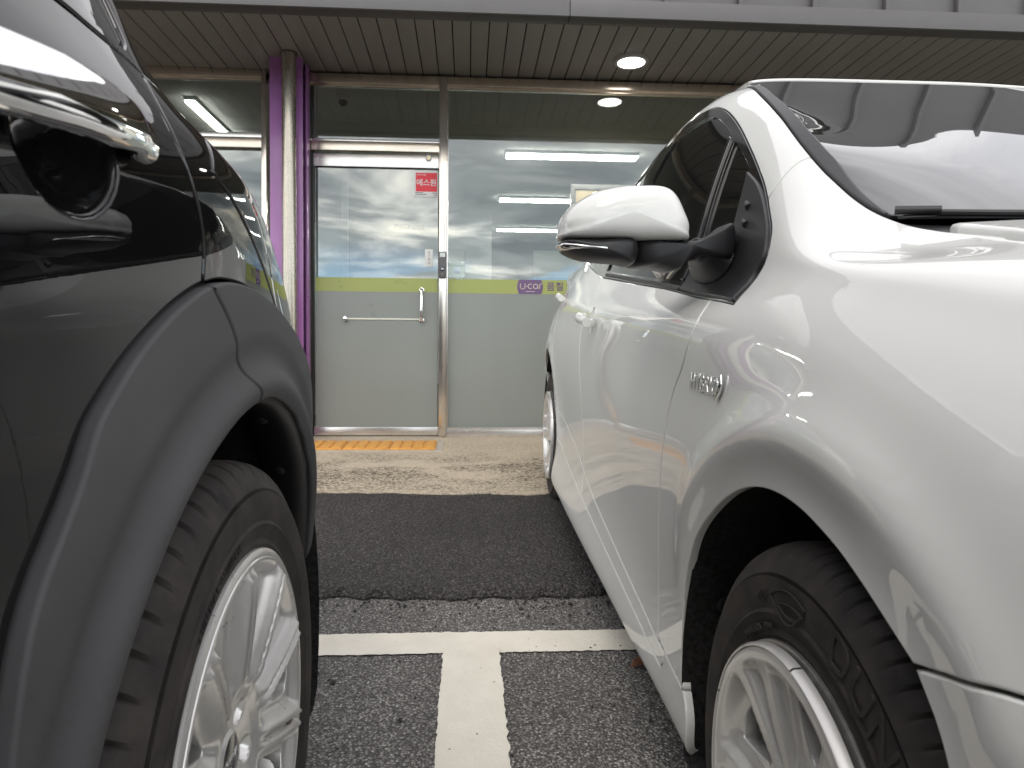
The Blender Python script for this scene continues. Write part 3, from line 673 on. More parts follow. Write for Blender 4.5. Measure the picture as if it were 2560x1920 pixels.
def panel(name, skin, segs, material, parent, side, ds=.014, step=.03, gap=.0016, bev=.0025, depth=.014, holes=(), rim_mat=None, hole_depth=None, label=None, grid=None):
    loops = [outline(segs, skin, ds)] + [outline(h, skin, ds) for h in holes]
    V, N, Fc, FM = [], [], [], []
    core = []
    for li, lp in enumerate(loops):
        ccw = area2(lp) > 0
        if li: ccw = not ccw
        l0, m = inset(lp, skin, gap+bev, ccw); l1, _ = inset(lp, skin, gap+bev*.3, ccw); l2, _ = inset(lp, skin, gap, ccw)
        core.append((l0, l1, l2, m))
    # triangulate
    allb = np.concatenate([c[0] for c in core]); lo, hi = allb.min(0), allb.max(0)
    ca, ct = (lo+hi)/2; Pa, Pt = skin.J(allb[:, 0], allb[:, 1])
    ka, kt = np.median(np.linalg.norm(Pa, axis=1)), np.median(np.linalg.norm(Pt, axis=1))
    S = np.array([ka, kt]); st = step
    ga, gt = np.arange(lo[0]*ka+st*.5, hi[0]*ka, st), np.arange(lo[1]*kt+st*.5, hi[1]*kt, st)
    G = np.stack(np.meshgrid(ga, gt), -1).reshape(-1, 2) if len(ga) and len(gt) else np.zeros((0, 2))
    if len(G):
        ok = inside(core[0][0]*S, G)
        for c in core[1:]: ok &= ~inside(c[0]*S, G)
        G = G[ok]
        bb = allb*S
        if len(G):
            dmin = np.full(len(G), 9e9)
            for k in range(0, len(bb), 200): dmin = np.minimum(dmin, np.linalg.norm(G[:, None]-bb[None, k:k+200], axis=2).min(1))
            G = G[dmin > min(st, ds)*.55]
    pts = np.concatenate([allb*S, G]); edges = []; o = 0
    for c in core:
        n = len(c[0]); edges += [(o+i, o+(i+1) % n) for i in range(n)]; o += n
    r = delaunay_2d_cdt([Vector(p) for p in pts], edges, [], 0, 1e-6)
    ov = np.array([list(v) for v in r[0]]); fc = [tuple(f) for f in r[2]]; orig = r[3]
    cen = np.array([ov[list(f)].mean(0) for f in fc]); ok = inside(core[0][0]*S, cen)
    for c in core[1:]: ok &= ~inside(c[0]*S, cen)
    at = ov/S; P = skin.P(at[:, 0], at[:, 1]); n = skin.N(at[:, 0], at[:, 1])
    V += list(P); N += list(n)
    # winding follows the normal
    for f, k in zip(fc, ok):
        if not k: continue
        nn = np.cross(P[f[1]]-P[f[0]], P[f[2]]-P[f[0]])
        Fc.append(f if nn@n[f[0]] > 0 else f[::-1]); FM.append(0)
    back = {}
    for j, lst in enumerate(orig):
        for i in lst: back.setdefault(i, j)
    o = 0
    for li, (l0, l1, l2, m) in enumerate(core):
        k = len(l0); idx0 = [back.get(o+i, -1) for i in range(k)]; o += k
        dep = depth if (li == 0 or hole_depth is None) else hole_depth
        n0 = skin.N(l0[:, 0], l0[:, 1]); P0 = skin.P(l0[:, 0], l0[:, 1]); P1 = skin.P(l1[:, 0], l1[:, 1])-n0*(bev*.3); P2 = skin.P(l2[:, 0], l2[:, 1])-n0*bev; P3 = skin.P(l2[:, 0], l2[:, 1])-n0*dep
        rings = []
        for Pk, nk in ((P0, n0), (P1, n0-m), (P2, n0*.15-m), (P3, -m)):
            b0 = len(V); V += list(Pk); nk = nk/np.linalg.norm(nk, axis=1, keepdims=True); N += list(nk); rings.append([b0+i for i in range(k)])
        for ri, (ra, rb) in enumerate(zip(rings, rings[1:])):
            for i in range(k):
                j = (i+1) % k; q = (ra[i], ra[j], rb[j], rb[i])
                nn = np.cross(V[q[1]]-V[q[0]], V[q[2]]-V[q[0]]); Fc.append(q if nn@(-m[i]+n0[i]*(.9 if ri == 0 else 0)) > 0 else q[::-1]); FM.append(1 if (rim_mat is not None and ri == 2) else 0)
    V = np.array(V); N = np.array(N); V = V*np.array([1, side, 1]); N = N*np.array([1, side, 1])
    if side < 0: Fc = [f[::-1] for f in Fc]
    ob = mesh_obj(name, V, Fc, None, parent, normals=N, mats=[material]+([rim_mat] if rim_mat is not None else []), fmat=FM)
    if label: ob['label'] = label
    return ob
def pose(x, y, yaw_):
    eu = Vector((math.sin(yaw_), math.cos(yaw_), SLOPE*math.cos(yaw_))).normalized()
    n = Vector((0, -SLOPE, 1)).normalized(); ey = n.cross(eu).normalized()      # ey points to -X
    n = eu.cross(ey)
    return Matrix(((eu.x, ey.x, n.x, x), (eu.y, ey.y, n.y, y), (eu.z, ey.z, n.z, SLOPE*y), (0, 0, 0, 1)))
def sstep(x, a, b):
    k = np.clip((x-a)/(b-a), 0, 1); return k*k*(3-2*k)
def arc(cx_, cz_, r, a0, a1, n):           # (u,w) points on a circle
    return [(cx_+r*math.cos(math.radians(a0+(a1-a0)*k/n)), cz_+r*math.sin(math.radians(a0+(a1-a0)*k/n))) for k in range(n+1)]
class Inv:
    """(u,w) on the flank -> (a,t)"""
    def __init__(s, loft, a0, a1, t0, t1):
        s.A, s.T = np.meshgrid(np.linspace(a0, a1, 420), np.linspace(t0, t1, 420), indexing='ij'); s.P = loft(s.A, s.T)
    def __call__(s, uw):
        out = []
        for u, w in uw:
            d = (s.P[..., 0]-u)**2+(s.P[..., 2]-w)**2; i = np.unravel_index(d.argmin(), d.shape); out.append((float(s.A[i]), float(s.T[i])))
        return out
# ------------------------------------------------------------------ wheels
def tyre(name, r, width, rim_r, parent, npitch=66, sipe=.006):
    """outer side at y=0 (towards +y outwards), tyre runs to y=-width"""
    sh = .020
    prof = [(rim_r-.004, -.012), (rim_r+.004, -.004), (rim_r+.010, -.0015), (rim_r+.016, -.004), (rim_r+.030, .001), (rim_r+.034, .0035), (rim_r+.038, .001)]
    mid = (rim_r+r)/2
    prof += [(mid, .004), (mid+.018, .003), (r-.040, -.001), (r-.034, .0005), (r-.030, -.002), (r-.022, -.006), (r-.014, -.0105), (r-.0085, -.016), (r-.004, -.024), (r-.0018, -.032)]
    # tread with three circumferential grooves
    y = -.040
    gs = [(-.062, .0045), (-width*.5, .0045), (-width+.062, .0045)]
    ys = [y]
    for g_, hw in gs: ys += [g_+hw+.001, g_+hw, g_-hw, g_-hw-.001]
    ys += [-width+.040]
    for k, yy in enumerate(ys):
        deep = (k-1) % 4 in (1, 2) and 0 < k < len(ys)-1
        prof.append((r-(.0075 if deep else .0), yy))
    back = [(r-.0018, -width+.032), (r-.010, -width+.014), (r-.035, -width+.002), (mid, -width), (rim_r, -width+.012)]
    prof += back
    per = 8; seg = npitch*per; V = []; Fc = []; np_ = len(prof)
    for k in range(seg):
        a0 = 2*math.pi*k/seg; ph = (k % per)
        for j, (rr, yy) in enumerate(prof):
            a = a0; q = rr
            if r-.026 < rr and yy > -.056:            # shoulder sipes, slanted
                a = a0+.035*max(0, (-yy-.006))/.05
                if ph == 0: q = rr-sipe*min(1, max(0, (rr-(r-.026))/.010))
            V.append((q*math.cos(a), yy, q*math.sin(a)))
    for k in range(seg):
        k2 = (k+1) % seg
        for j in range(np_-1): Fc.append((k*np_+j, k*np_+j+1, k2*np_+j+1, k2*np_+j))
    o = mesh_obj(name, V, Fc, M['tyre'], parent, smooth=True)
    me = o.data; bm = bmesh.new(); bm.from_mesh(me); bmesh.ops.recalc_face_normals(bm, faces=bm.faces)
    for e in bm.edges:
        if len(e.link_faces) == 2 and e.calc_face_angle(0) > .6: e.smooth = False
    bm.to_mesh(me); bm.free(); return o
def disc_skin(h):                         # wheel face: f(x,z) -> (x, h, z)
    def f(a, t):
        a, t = np.asarray(a, float), np.asarray(t, float); return np.stack([a, h(np.hypot(a, t), np.arctan2(t, a)), t], -1)
    return f
def circ(r, n=72, a0=0): return [(r*math.cos(a0+2*math.pi*k/n), r*math.sin(a0+2*math.pi*k/n)) for k in range(n+1)]
def rotp(pts, an): c, s = math.cos(an), math.sin(an); return [(x*c-y*s, x*s+y*c) for x, y in pts]
def barrel(r, parent, depth, mat, name='rim_barrel'):
    b = BM(); b.lathe([(r+.006, -.012), (r+.004, .0), (r-.002, .003), (r-.010, .001), (r-.013, -.008), (r-.020, -.03), (r-.026, -depth)], 72, 'Y', cap=False)
    b.lathe([(r-.026, -depth), (.05, -depth), (.02, -depth+.02)], 40, 'Y', cap=False)
    return b.build(name, mat, parent, smooth=True, angle=50)
def wheel_rot(o, an): o.rotation_euler = (0, an, 0)

# ------------------------------------------------------------------ white saloon with its nose to the street
# u, sill, door, shoulder(b,w), belt(b,w), rail(b,w), roof edge(b,w)
WT=[
(-0.900,0.550,0.600,0.580,0.620,0.550,0.660,0.500,0.690,0.450,0.700),
(-0.720,0.740,0.780,0.760,0.660,0.720,0.720,0.670,0.755,0.600,0.775),
(-0.400,0.830,0.862,0.840,0.750,0.790,0.830,0.730,0.865,0.650,0.880),
(-0.050,0.850,0.875,0.853,0.820,0.805,0.890,0.745,0.930,0.651,0.950),
(0.220,0.862,0.873,0.862,0.860,0.797,0.925,0.745,0.980,0.678,1.010),
(0.500,0.862,0.872,0.868,0.885,0.778,0.912,0.686,1.187,0.633,1.195),
(0.800,0.868,0.872,0.859,0.895,0.788,0.932,0.639,1.331,0.578,1.344),
(1.150,0.875,0.872,0.848,0.905,0.795,0.954,0.622,1.426,0.553,1.433),
(1.600,0.884,0.872,0.839,0.920,0.799,0.982,0.615,1.430,0.543,1.436),
(2.100,0.889,0.870,0.824,0.940,0.796,1.013,0.592,1.394,0.518,1.399),
(2.600,0.885,0.868,0.800,0.960,0.775,1.045,0.548,1.306,0.473,1.310),
(3.000,0.850,0.845,0.758,0.970,0.746,1.080,0.510,1.213,0.433,1.211),
(3.350,0.770,0.790,0.696,0.980,0.713,1.105,0.496,1.131,0.413,1.122),
(3.580,0.680,0.700,0.680,0.950,0.620,1.000,0.420,1.040,0.370,1.050)]
MT=[
(-3.470,0.500,0.560,0.550,0.700,0.500,0.800,0.450,0.850,0.400,0.880),
(-3.300,0.720,0.780,0.770,0.740,0.700,0.900,0.620,0.950,0.550,0.975),
(-2.950,0.840,0.870,0.860,0.800,0.790,0.960,0.720,1.010,0.620,1.030),
(-2.500,0.860,0.885,0.875,0.850,0.820,1.000,0.760,1.040,0.680,1.065),
(-2.000,0.860,0.885,0.880,0.880,0.840,1.030,0.720,1.200,0.680,1.240),
(-1.600,0.850,0.885,0.880,0.900,0.845,1.040,0.690,1.400,0.640,1.440),
(-1.100,0.860,0.885,0.880,0.910,0.850,1.050,0.680,1.480,0.620,1.515),
(-0.700,0.840,0.862,0.860,0.985,0.836,1.075,0.640,1.485,0.590,1.520),
(-0.350,0.845,0.871,0.873,0.992,0.838,1.083,0.630,1.480,0.580,1.515),
(-0.100,0.850,0.884,0.893,1.024,0.822,1.090,0.615,1.465,0.560,1.500),
(0.100,0.850,0.882,0.886,1.033,0.781,1.093,0.585,1.445,0.530,1.480),
(0.300,0.830,0.862,0.843,1.006,0.733,1.082,0.550,1.415,0.500,1.450),
(0.460,0.800,0.832,0.797,0.966,0.686,1.064,0.520,1.380,0.470,1.410),
(0.600,0.720,0.745,0.715,0.955,0.610,1.050,0.480,1.340,0.430,1.360),
(0.700,0.590,0.610,0.590,0.955,0.520,1.050,0.420,1.280,0.370,1.300),
(0.750,0.450,0.470,0.460,0.960,0.420,1.050,0.340,1.220,0.300,1.240)]

def white_net():
    D = []
    for (u, bs, bd, bsh, wsh, bb, wb, br, wr, be, we) in WT:
        L = lambda k, o: (bb+(br-bb)*k+o, wb+(wr-wb)*k+o*.4)
        k = (wsh-.36)/.52
        D.append([(u, b, w) for b, w in [(bs-.06, .155), (bs-.005, .165), (bs, .22), (bd-.02, .33), (bd-.003, .33+.19*k), (bd, .33+.33*k), (bd-.008, .33+.45*k), (bsh, wsh), (bb, wb), L(.33, .012), L(.7, .012), (br, wr), (be, we)]])
    return np.array(D)
def mini_net():
    D = []
    for (u, bs, bd, bsh, wsh, bb, wb, br, wr, be, we) in MT:
        o2 = .022 if u < -.3 else (.010 if u < 0 else 0)
        L = lambda k, o: (bb+(br-bb)*k+o+o2, wb+(wr-wb)*k+o*.4)
        k = (wsh-.40)/.62
        D.append([(u, b, w) for b, w in [(bs-.06, .20), (bs-.01, .215), (bs, .28), (bd-.012, .40), (bd-.002, .40+.22*k), (bd, .40+.40*k), (bd-.002, .40+.50*k), (bsh, wsh), (bb, wb), L(.33, .012), L(.7, .012), (br, wr), (be, we)]])
    return np.array(D)
WL = Loft(white_net()); WPOSE = pose(1.20, .72, math.radians(.9))
WHITE = empty('white_car', mat=WPOSE)
tag(WHITE, 'glossy white hybrid saloon parked on the right with its tail to the shop', 'car')
def flare_w(P):
    u, w = P[..., 0], P[..., 2]; d = 0
    for cu, amp in ((.02, .017), (2.72, .011)):
        r = np.hypot(u-cu, w-.31); ang = np.degrees(np.arctan2(w-.31, u-cu)); ang = np.where(ang < -90, ang+360, ang)
        k = sstep(ang, 8, 50)*(1-sstep(ang, 165, 205))
        prof = np.where(r > .44, np.exp(-((r-.44)/.034)**2)*.75+.25*np.exp(-((r-.44)/.085)**2), np.exp(-((r-.44)/.030)**2)*.55+.45-sstep(.44-r, 0, .07)*.55)
        prof = np.where(r > .62, 0, prof); prof = np.where(r < .33, prof*0-.1, prof)
        d = d+amp*k*prof*(1-.45*sstep(ang, 95, 130))
    # door swage: soft dished lower flank
    d = d - .007*np.exp(-((w-.50)/.13)**2)*sstep(u, .5, 1.2)*(1-sstep(u, 2.1, 2.5))
    # crease running back from the wheel
    d = d + .005*np.exp(-((w-.845-.03*u)/.035)**2)*sstep(u, .7, 1.4)*(1-sstep(u, 2.5, 2.9))
    return d
WSK = Skin(WL, flare_w)
gapA = [(4.90, 7.62), (4.76, 7.25), (4.71, 6.8), (4.81, 6.22), (4.96, 5.79), (5.06, 5.42), (5.11, 5.07), (5.15, 4.71), (5.19, 4.34), (5.24, 3.92), (5.28, 3.45), (5.30, 2.96), (5.29, 2.58)]
gapB = [(7.95, 3.28), (7.93, 3.8), (7.93, 4.07), (7.94, 4.49), (7.99, 4.98), (8.06, 5.39), (8.12, 5.89), (8.16, 6.22), (8.15, 6.57), (8.13, 7.06), (8.12, 7.66), (8.09, 8.05)]
gapC = [(9.76, 4.62), (9.74, 5.25), (9.77, 5.74), (9.86, 6.27), (9.97, 6.70), (10.16, 7.20), (10.30, 7.9), (10.32, 8.8), (10.13, 9.75)]
archF = [(4.70, 2.43), (4.77, 2.74), (4.75, 3.19), (4.67, 3.60), (4.50, 4.07), (4.34, 4.40), (4.13, 4.74), (3.92, 5.03), (3.71, 5.25), (3.52, 5.39), (3.33, 5.47), (3.17, 5.49), (3.04, 5.47), (2.92, 5.43), (2.80, 5.35), (2.69, 5.25), (2.57, 5.13)]
archF2 = [(2.57, 5.13), (2.53, 5.02), (2.49, 4.90), (2.45, 4.71), (2.39, 4.3), (2.35, 3.8), (2.33, 3.3), (2.32, 2.4), (2.31, .4)]
seamN = [(2.57, 5.13), (2.49, 5.25), (2.39, 5.41), (2.28, 5.60), (2.0, 5.95), (1.2, 6.35), (.25, 6.5)]
hoodg = [(.25, 11.2), (1.5, 11.2), (2.5, 11.38), (3.07, 11.67), (3.21, 11.84), (3.39, 11.93), (3.62, 11.96)]
mold = [(3.62, 11.96), (3.9, 11.93), (4.09, 11.85), (4.22, 11.77), (4.37, 11.65), (4.51, 11.49), (4.67, 11.31)]
mold2 = [(4.67, 11.31), (4.88, 11.12), (5.12, 11.02), (5.5, 11.04), (5.96, 11.24), (6.43, 11.59), (6.62, 11.72)]
pseam = [(4.67, 11.31), (4.70, 10.87), (4.72, 10.5), (4.74, 10.22), (4.79, 9.77)]
trimF = [(4.79, 9.77), (4.55, 9.44), (4.46, 9.04), (4.44, 8.68), (4.46, 8.25), (4.44, 7.8), (4.39, 7.45)]
trimT = [(4.79, 9.77), (4.96, 9.90), (5.24, 10.05), (5.55, 10.22), (5.92, 10.44), (6.28, 10.63), (6.54, 10.74), (6.76, 10.80), (7.22, 10.83), (7.7, 10.83), (8.36, 10.72), (9, 10.6), (9.7, 10.42), (10.2, 10.15)]
belt = [(4.39, 7.45), (4.90, 7.62), (5.71, 7.78), (6.75, 7.87), (7.97, 8.03), (8.09, 8.05), (8.76, 8.33), (9.52, 8.75), (9.95, 9.28), (10.13, 9.75)]
dbot = [(5.29, 2.58), (5.29, 2.50), (5.74, 2.62), (6.37, 2.76), (7.03, 2.92), (7.48, 3.06), (7.95, 3.28)]
dbot2 = [(7.95, 3.28), (8.42, 3.51), (8.9, 3.64), (9.4, 3.78), (9.66, 3.90)]
archR1 = [(9.66, 3.90), (9.68, 4.2), (9.76, 4.62)]
archR2 = [(9.76, 4.62), (9.85, 4.85), (9.98, 5.0), (10.2, 5.12), (10.45, 5.08), (10.75, 4.85), (11.0, 4.4), (11.12, 3.7), (11.15, 2.8), (11.12, 1.2)]
ridge = [(7.92, 2.72), (7.37, 2.60), (6.76, 2.47), (6.21, 2.37), (5.71, 2.26), (5.38, 2.18), (5.19, 2.15)]
ridge2 = [(9.35, 3.15), (8.9, 2.98), (8.46, 2.86), (7.92, 2.72)]
rv = lambda l: l[::-1]
glF = [(7.62, 9.85), (7.48, 10.36), (7.32, 10.50), (7.12, 10.54), (6.84, 10.56), (6.65, 10.57), (6.43, 10.50), (6.20, 10.39), (5.98, 10.27)]
glF2 = [(5.98, 10.27), (5.90, 9.5), (5.82, 8.76), (5.77, 8.03)]
glF3 = [(5.77, 8.03), (7.02, 8.07), (8.03, 8.22)]; glF4 = [(8.03, 8.22), (7.95, 8.9), (7.80, 9.4), (7.62, 9.85)]
glQ = [[(5.86, 10.20), (5.58, 10.06), (5.34, 9.93)], [(5.34, 9.93), (5.22, 9.12)], [(5.22, 9.12), (5.47, 8.94), (5.72, 8.78)], [(5.72, 8.78), (5.79, 9.5), (5.86, 10.20)]]
glR = [[(7.88, 10.50), (8.0, 9.9), (8.2, 8.9), (8.30, 8.40)], [(8.30, 8.40), (8.9, 8.62), (9.5, 9.02)], [(9.5, 9.02), (9.8, 9.5), (9.92, 10.05)], [(9.92, 10.05), (9.2, 10.36), (8.5, 10.48), (7.88, 10.50)]]
def cut(line, a0, a1):                   # part of a polyline between two of its points
    return line[a0:a1+1]
def build_white_side(side):
    vis = side > 0; q = dict(ds=.012, step=.024) if vis else dict(ds=.04, step=.08)
    def pn(name, segs, mat, skin=WSK, **k):
        kw = dict(q); kw.update(k); return panel(name, skin, segs, mat, WHITE, side, **kw)
    W_ = M['white']
    fen = pn('front_fender', [gapA, [(5.29, 2.58), (5.18, 2.51), (4.95, 2.47), (4.70, 2.43)], archF, seamN, [(.25, 6.5), (.25, 11.2)], hoodg, mold, pseam, trimF, belt[:2]], W_, **(dict(ds=.010, step=.0115) if vis else {}))
    fd = pn('front_door', [gapA, dbot, gapB, rv(belt[1:6])], W_)
    rd = pn('rear_door', [rv(gapB), dbot2, archR1, gapC, rv(belt[5:])], W_)
    qp = pn('body_side', [mold2, [(6.62, 11.72), (7.2, 11.9), (8, 11.97), (10, 11.97), (12.95, 11.97)], [(12.95, 11.97), (12.95, 1.2)], [(12.95, 1.2), (11.12, 1.2)], rv(archR2), gapC, [(10.13, 9.75), (10.2, 10.15)], rv(trimT), rv(pseam)], W_, ds=.016 if vis else .05, step=.03 if vis else .08)
    pn('door_strip', [dbot[1:], [(7.95, 3.28), (7.92, 2.72)], ridge, [(5.19, 2.15), (5.13, 2.32), (5.16, 2.45), (5.29, 2.50)]], W_, gap=.0018)
    pn('door_strip', [dbot2[:4], [(9.4, 3.78), (9.35, 3.15)], ridge2, [(7.92, 2.72), (7.95, 3.28)]], W_, gap=.0018)
    pn('sill', [[(9.66, 3.90), (9.4, 3.78)], [(9.4, 3.78), (9.35, 3.15)], ridge2, ridge, [(5.19, 2.15), (5.13, 2.32), (5.18, 2.51)], [(5.18, 2.51), (4.95, 2.47), (4.70, 2.43)], [(4.70, 2.43), (4.64, 2.25), (4.60, 2.0), (4.61, 1.5), (4.65, .9), (4.68, .25)], [(4.66, .25), (9.25, .25)], [(9.25, .25), (9.35, 1.6), (9.5, 2.9), (9.66, 3.90)]], W_, depth=.014, gap=.0008)
    pn('front_bumper', [seamN, [(.25, 6.5), (.02, 6.5)], [(.02, 6.5), (.02, .4)], [(.02, .4), (2.31, .4)], rv(archF2)], W_, depth=.02)
    tr = pn('window_trim', [trimF, belt, [(10.13, 9.75), (10.2, 10.15)], rv(trimT)], M['trim'], ds=.010 if vis else .04, depth=.010,
       holes=[[glF, glF2, glF3, glF4], glQ, glR], gap=.0006, bev=.0012)
    gsk = Skin(WL, flare_w, -.0055); gl = M['carglass']
    def glass(name, segs):
        kw = dict(ds=.02, step=.03, gap=-.008, bev=.0005, depth=.003)
        return panel(name, gsk, segs, gl, WHITE, side, **kw)
    glass('door_glass', [glF, glF2, glF3, glF4]); glass('quarter_glass', glQ); glass('door_glass', glR)
    if vis:
        bar = Skin(WL, flare_w, .0035)
        panel('window_divider', bar, [[(6.01, 10.26), (5.93, 9.5), (5.85, 8.76), (5.81, 8.05)], [(5.81, 8.05), (5.76, 8.05)], [(5.76, 8.05), (5.80, 8.8), (5.865, 9.5), (5.94, 10.24)], [(5.94, 10.24), (6.01, 10.26)]], M['trim'], WHITE, side, ds=.008, step=.012, gap=.0004, bev=.002, depth=.009)
        panel('belt_molding', bar, [[(5.72, 7.81), (6.75, 7.90), (7.97, 8.06)], [(7.97, 8.06), (7.97, 8.16)], [(7.97, 8.16), (6.75, 8.0), (5.72, 7.93)], [(5.72, 7.93), (5.72, 7.81)]], M['plastic'], WHITE, side, ds=.012, step=.012, gap=.0004, bev=.003, depth=.009)
    pn('windscreen_molding', [mold2, [(6.62, 11.72), (6.55, 11.93)], [(6.55, 11.93), (6.21, 11.70), (5.77, 11.42), (5.45, 11.36), (5.15, 11.39), (4.95, 11.49), (4.80, 11.64), (4.67, 11.77), (4.53, 11.90), (4.2, 11.965), (3.92, 11.972)], [(3.92, 11.972), (3.96, 11.925)], [(3.96, 11.925)]+mold[2:]], M['plastic'], gap=.0008, bev=.003, depth=.02, skin=Skin(WL, flare_w, .002))
    return fen, fd, rd
fen, fdoor, rdoor = build_white_side(1)
build_white_side(-1)
# --- surfaces across the car: windscreen, roof, bonnet, tail and nose closings
def across(edge, centre, pw=2.0, pwu=None):
    def f(r, s_):
        r, s_ = np.broadcast_arrays(np.asarray(r, float), np.asarray(s_, float)); E, Cc = edge(r), centre(r); k = np.clip(1-s_, 0, 2)
        kk = np.sign(k)*np.abs(k)**(pw(r) if callable(pw) else pw); ku = np.sign(k)*np.abs(k)**(pwu or pw)
        return np.stack([Cc[..., 0]+(E[..., 0]-Cc[..., 0])*ku, E[..., 1]*(1-s_), Cc[..., 2]+(E[..., 2]-Cc[..., 2])*kk], -1)
    return f
def both(f, name, segs, mat, parent, label=None, **k):
    """one panel over the full width: s runs 0..2 from the near edge over the middle to the far edge"""
    def g(r, s_):
        s_ = np.asarray(s_, float); r = np.asarray(r, float); r, s_ = np.broadcast_arrays(r, s_); P = f(r, np.where(s_ > 1, 2-s_, s_)).copy(); P[..., 1] = np.where(s_ > 1, -P[..., 1], P[..., 1]); return P
    sk = Skin(g); return panel(name, sk, segs, mat, parent, k.pop('side', 1), **k)
def rect(r0, r1, s0=0.0, s1=2.0): return [[(r0, s0), (r1, s0)], [(r1, s0), (r1, s1)], [(r1, s1), (r0, s1)], [(r0, s1), (r0, s0)]]
ti_a = [3.9, 4.1, 4.53, 4.67, 4.80, 4.95, 5.15, 5.45, 5.77, 6.21, 6.6]; ti_t = [12, 11.98, 11.90, 11.77, 11.64, 11.49, 11.39, 11.36, 11.42, 11.70, 11.95]
def w_edge(r): a = 3.95+r*(6.45-3.95); return WL(a, np.minimum(np.interp(a, ti_a, ti_t), 12))-np.array([0, 0, .002])
def w_cen(r): return np.stack([.079+1.395*r, 0*r, .985+.595*r-.04*r*(1-r)], -1)
both(across(w_edge, w_cen, lambda r: 3.03+2.2*np.clip(r, 0, 1)**3, 5.67), 'windscreen', rect(0, 1), M['screen'], WHITE, ds=.02, step=.025, gap=.001, depth=.006)
def r_edge(r): a = 6.45+r*(11.2-6.45); return WL(a, 11.98)
_ru = np.array([1.474, 1.6, 1.9, 2.3, 2.7, 3.1]); _rw = np.array([1.588, 1.586, 1.562, 1.495, 1.40, 1.285])
def r_cen(r): u = 1.476+(3.1-1.476)*r; c = np.polyfit(_ru, _rw, 4); return np.stack([u, 0*u, np.polyval(c, u)], -1)
both(across(r_edge, r_cen, 5.23, 5.67), 'roof', rect(0, 1), M['white'], WHITE, ds=.03, step=.05, gap=.002, depth=.012, bev=.004)
def t_edge(r): a = 11.2+r*1.75; return WL(a, 11.98)
def t_cen(r): return np.stack([3.12+.52*r, 0*r, 1.28-.21*r+.02*np.sin(3.1*r)], -1)
both(across(t_edge, t_cen, 2.2), 'rear_screen', rect(0, 1), M['carglass'], WHITE, ds=.05, step=.08)
hg = np.array(hoodg)
def h_edge(r): a = .25+r*(3.55-.25); return WL(a, np.interp(a, hg[:, 0], hg[:, 1])+.03)+np.array([0, 0, .008])
def h_cen(r): return np.stack([-.86+.88*r, 0*r, .76+.35*r-.115*r*r], -1)
both(across(h_edge, h_cen, 1.9), 'bonnet', rect(0, 1), M['white'], WHITE, ds=.02, step=.04, gap=.002, bev=.005, depth=.015)
def c_edge(r): return (1-r)[..., None]*h_edge(np.ones_like(r)*.99)+r[..., None]*w_edge(np.ones_like(r)*.01)-np.array([0, 0, .012])
def c_cen(r): return (1-r)[..., None]*h_cen(np.ones_like(r)*.985)+r[..., None]*w_cen(np.ones_like(r)*.012)-np.array([0, 0, .016])
both(across(c_edge, c_cen, 2.3), 'cowl_panel', rect(0, 1), M['plastic'], WHITE, ds=.02, step=.03, depth=.004)
def closing(name, L, a, parent, mat, bulge, sgn, side=1, t0=.3, t1=11.6):
    """end wall from one flank to the other, bowed outwards"""
    def f(t, s_):
        t, s_ = np.broadcast_arrays(np.asarray(t, float), np.asarray(s_, float)); P = L(a, t0+t*(t1-t0)).copy(); k = 1-(1-s_)**2
        P[..., 0] = P[..., 0]+bulge*k*sgn; P[..., 1] = P[..., 1]*(1-s_); return P
    sk = Skin(f, sgn=sgn); return panel(name, sk, rect(.02, .98, .0, 2.0), mat, parent, side, ds=.06, step=.09, gap=0)
closing('nose', WL, .02, WHITE, M['white'], .07, -1); closing('tailgate', WL, 12.95, WHITE, M['white'], .06, 1)
box('underbody', -.75, 3.4, -.60, .60, .20, .62, M['gap'], WHITE); box('underbody', .46, 2.28, -.80, .80, .19, .40, M['gap'], WHITE)
box('cabin_lining', .42, 3.2, -.60, .60, .55, .98, M['gap'], WHITE)
box('cabin_lining', .95, 2.9, -.44, .44, .98, 1.22, M['gap'], WHITE)
box('cabin_lining', -.72, .45, -.56, .56, .55, .72, M['gap'], WHITE)
def well(parent, cu, cw, r, b0, b1, side, clips=()):
    b = BM(); n = 30; V, Fc = [], []
    for k in range(n+1):
        a = math.radians(-48+276*k/n); x, z = cu+r*math.cos(a), max(cw+r*math.sin(a), .17)
        V += [(x, side*b1, z), (x, side*b0, z)]
    for k in range(n): Fc.append((2*k, 2*k+1, 2*k+3, 2*k+2))
    c0 = len(V); V.append((cu, side*b0, cw)); 
    for k in range(n): Fc.append((2*k+1, c0, 2*k+3))
    o = mesh_obj('wheel_liner', V, Fc, M['well'], parent)
    for (u_, b_, w_, nx, nz) in clips:
        c = BM().lathe([(.017, 0), (.017, .002), (.012, .004), (.011, .0025), (.002, .0028)], 20, 'Z').build('push_clip', M['plastic'], o, smooth=True)
        c.rotation_euler = Vector((nx, 0, nz)).to_track_quat('Z', 'Y').to_euler(); c.location = (u_, side*b_, w_)
    return o
for sd_ in (1, -1):
    cl = []
    if sd_ > 0:
        for ang, bb_ in ((16, .795), (-6, .80)):
            a = math.radians(ang); cl.append((.02+.398*math.cos(a), bb_, .31+.398*math.sin(a), -math.cos(a), -math.sin(a)))
    well(WHITE, .02, .31, .405, .60, .858, sd_, cl); well(WHITE, 2.73, .31, .405, .60, .845, sd_)
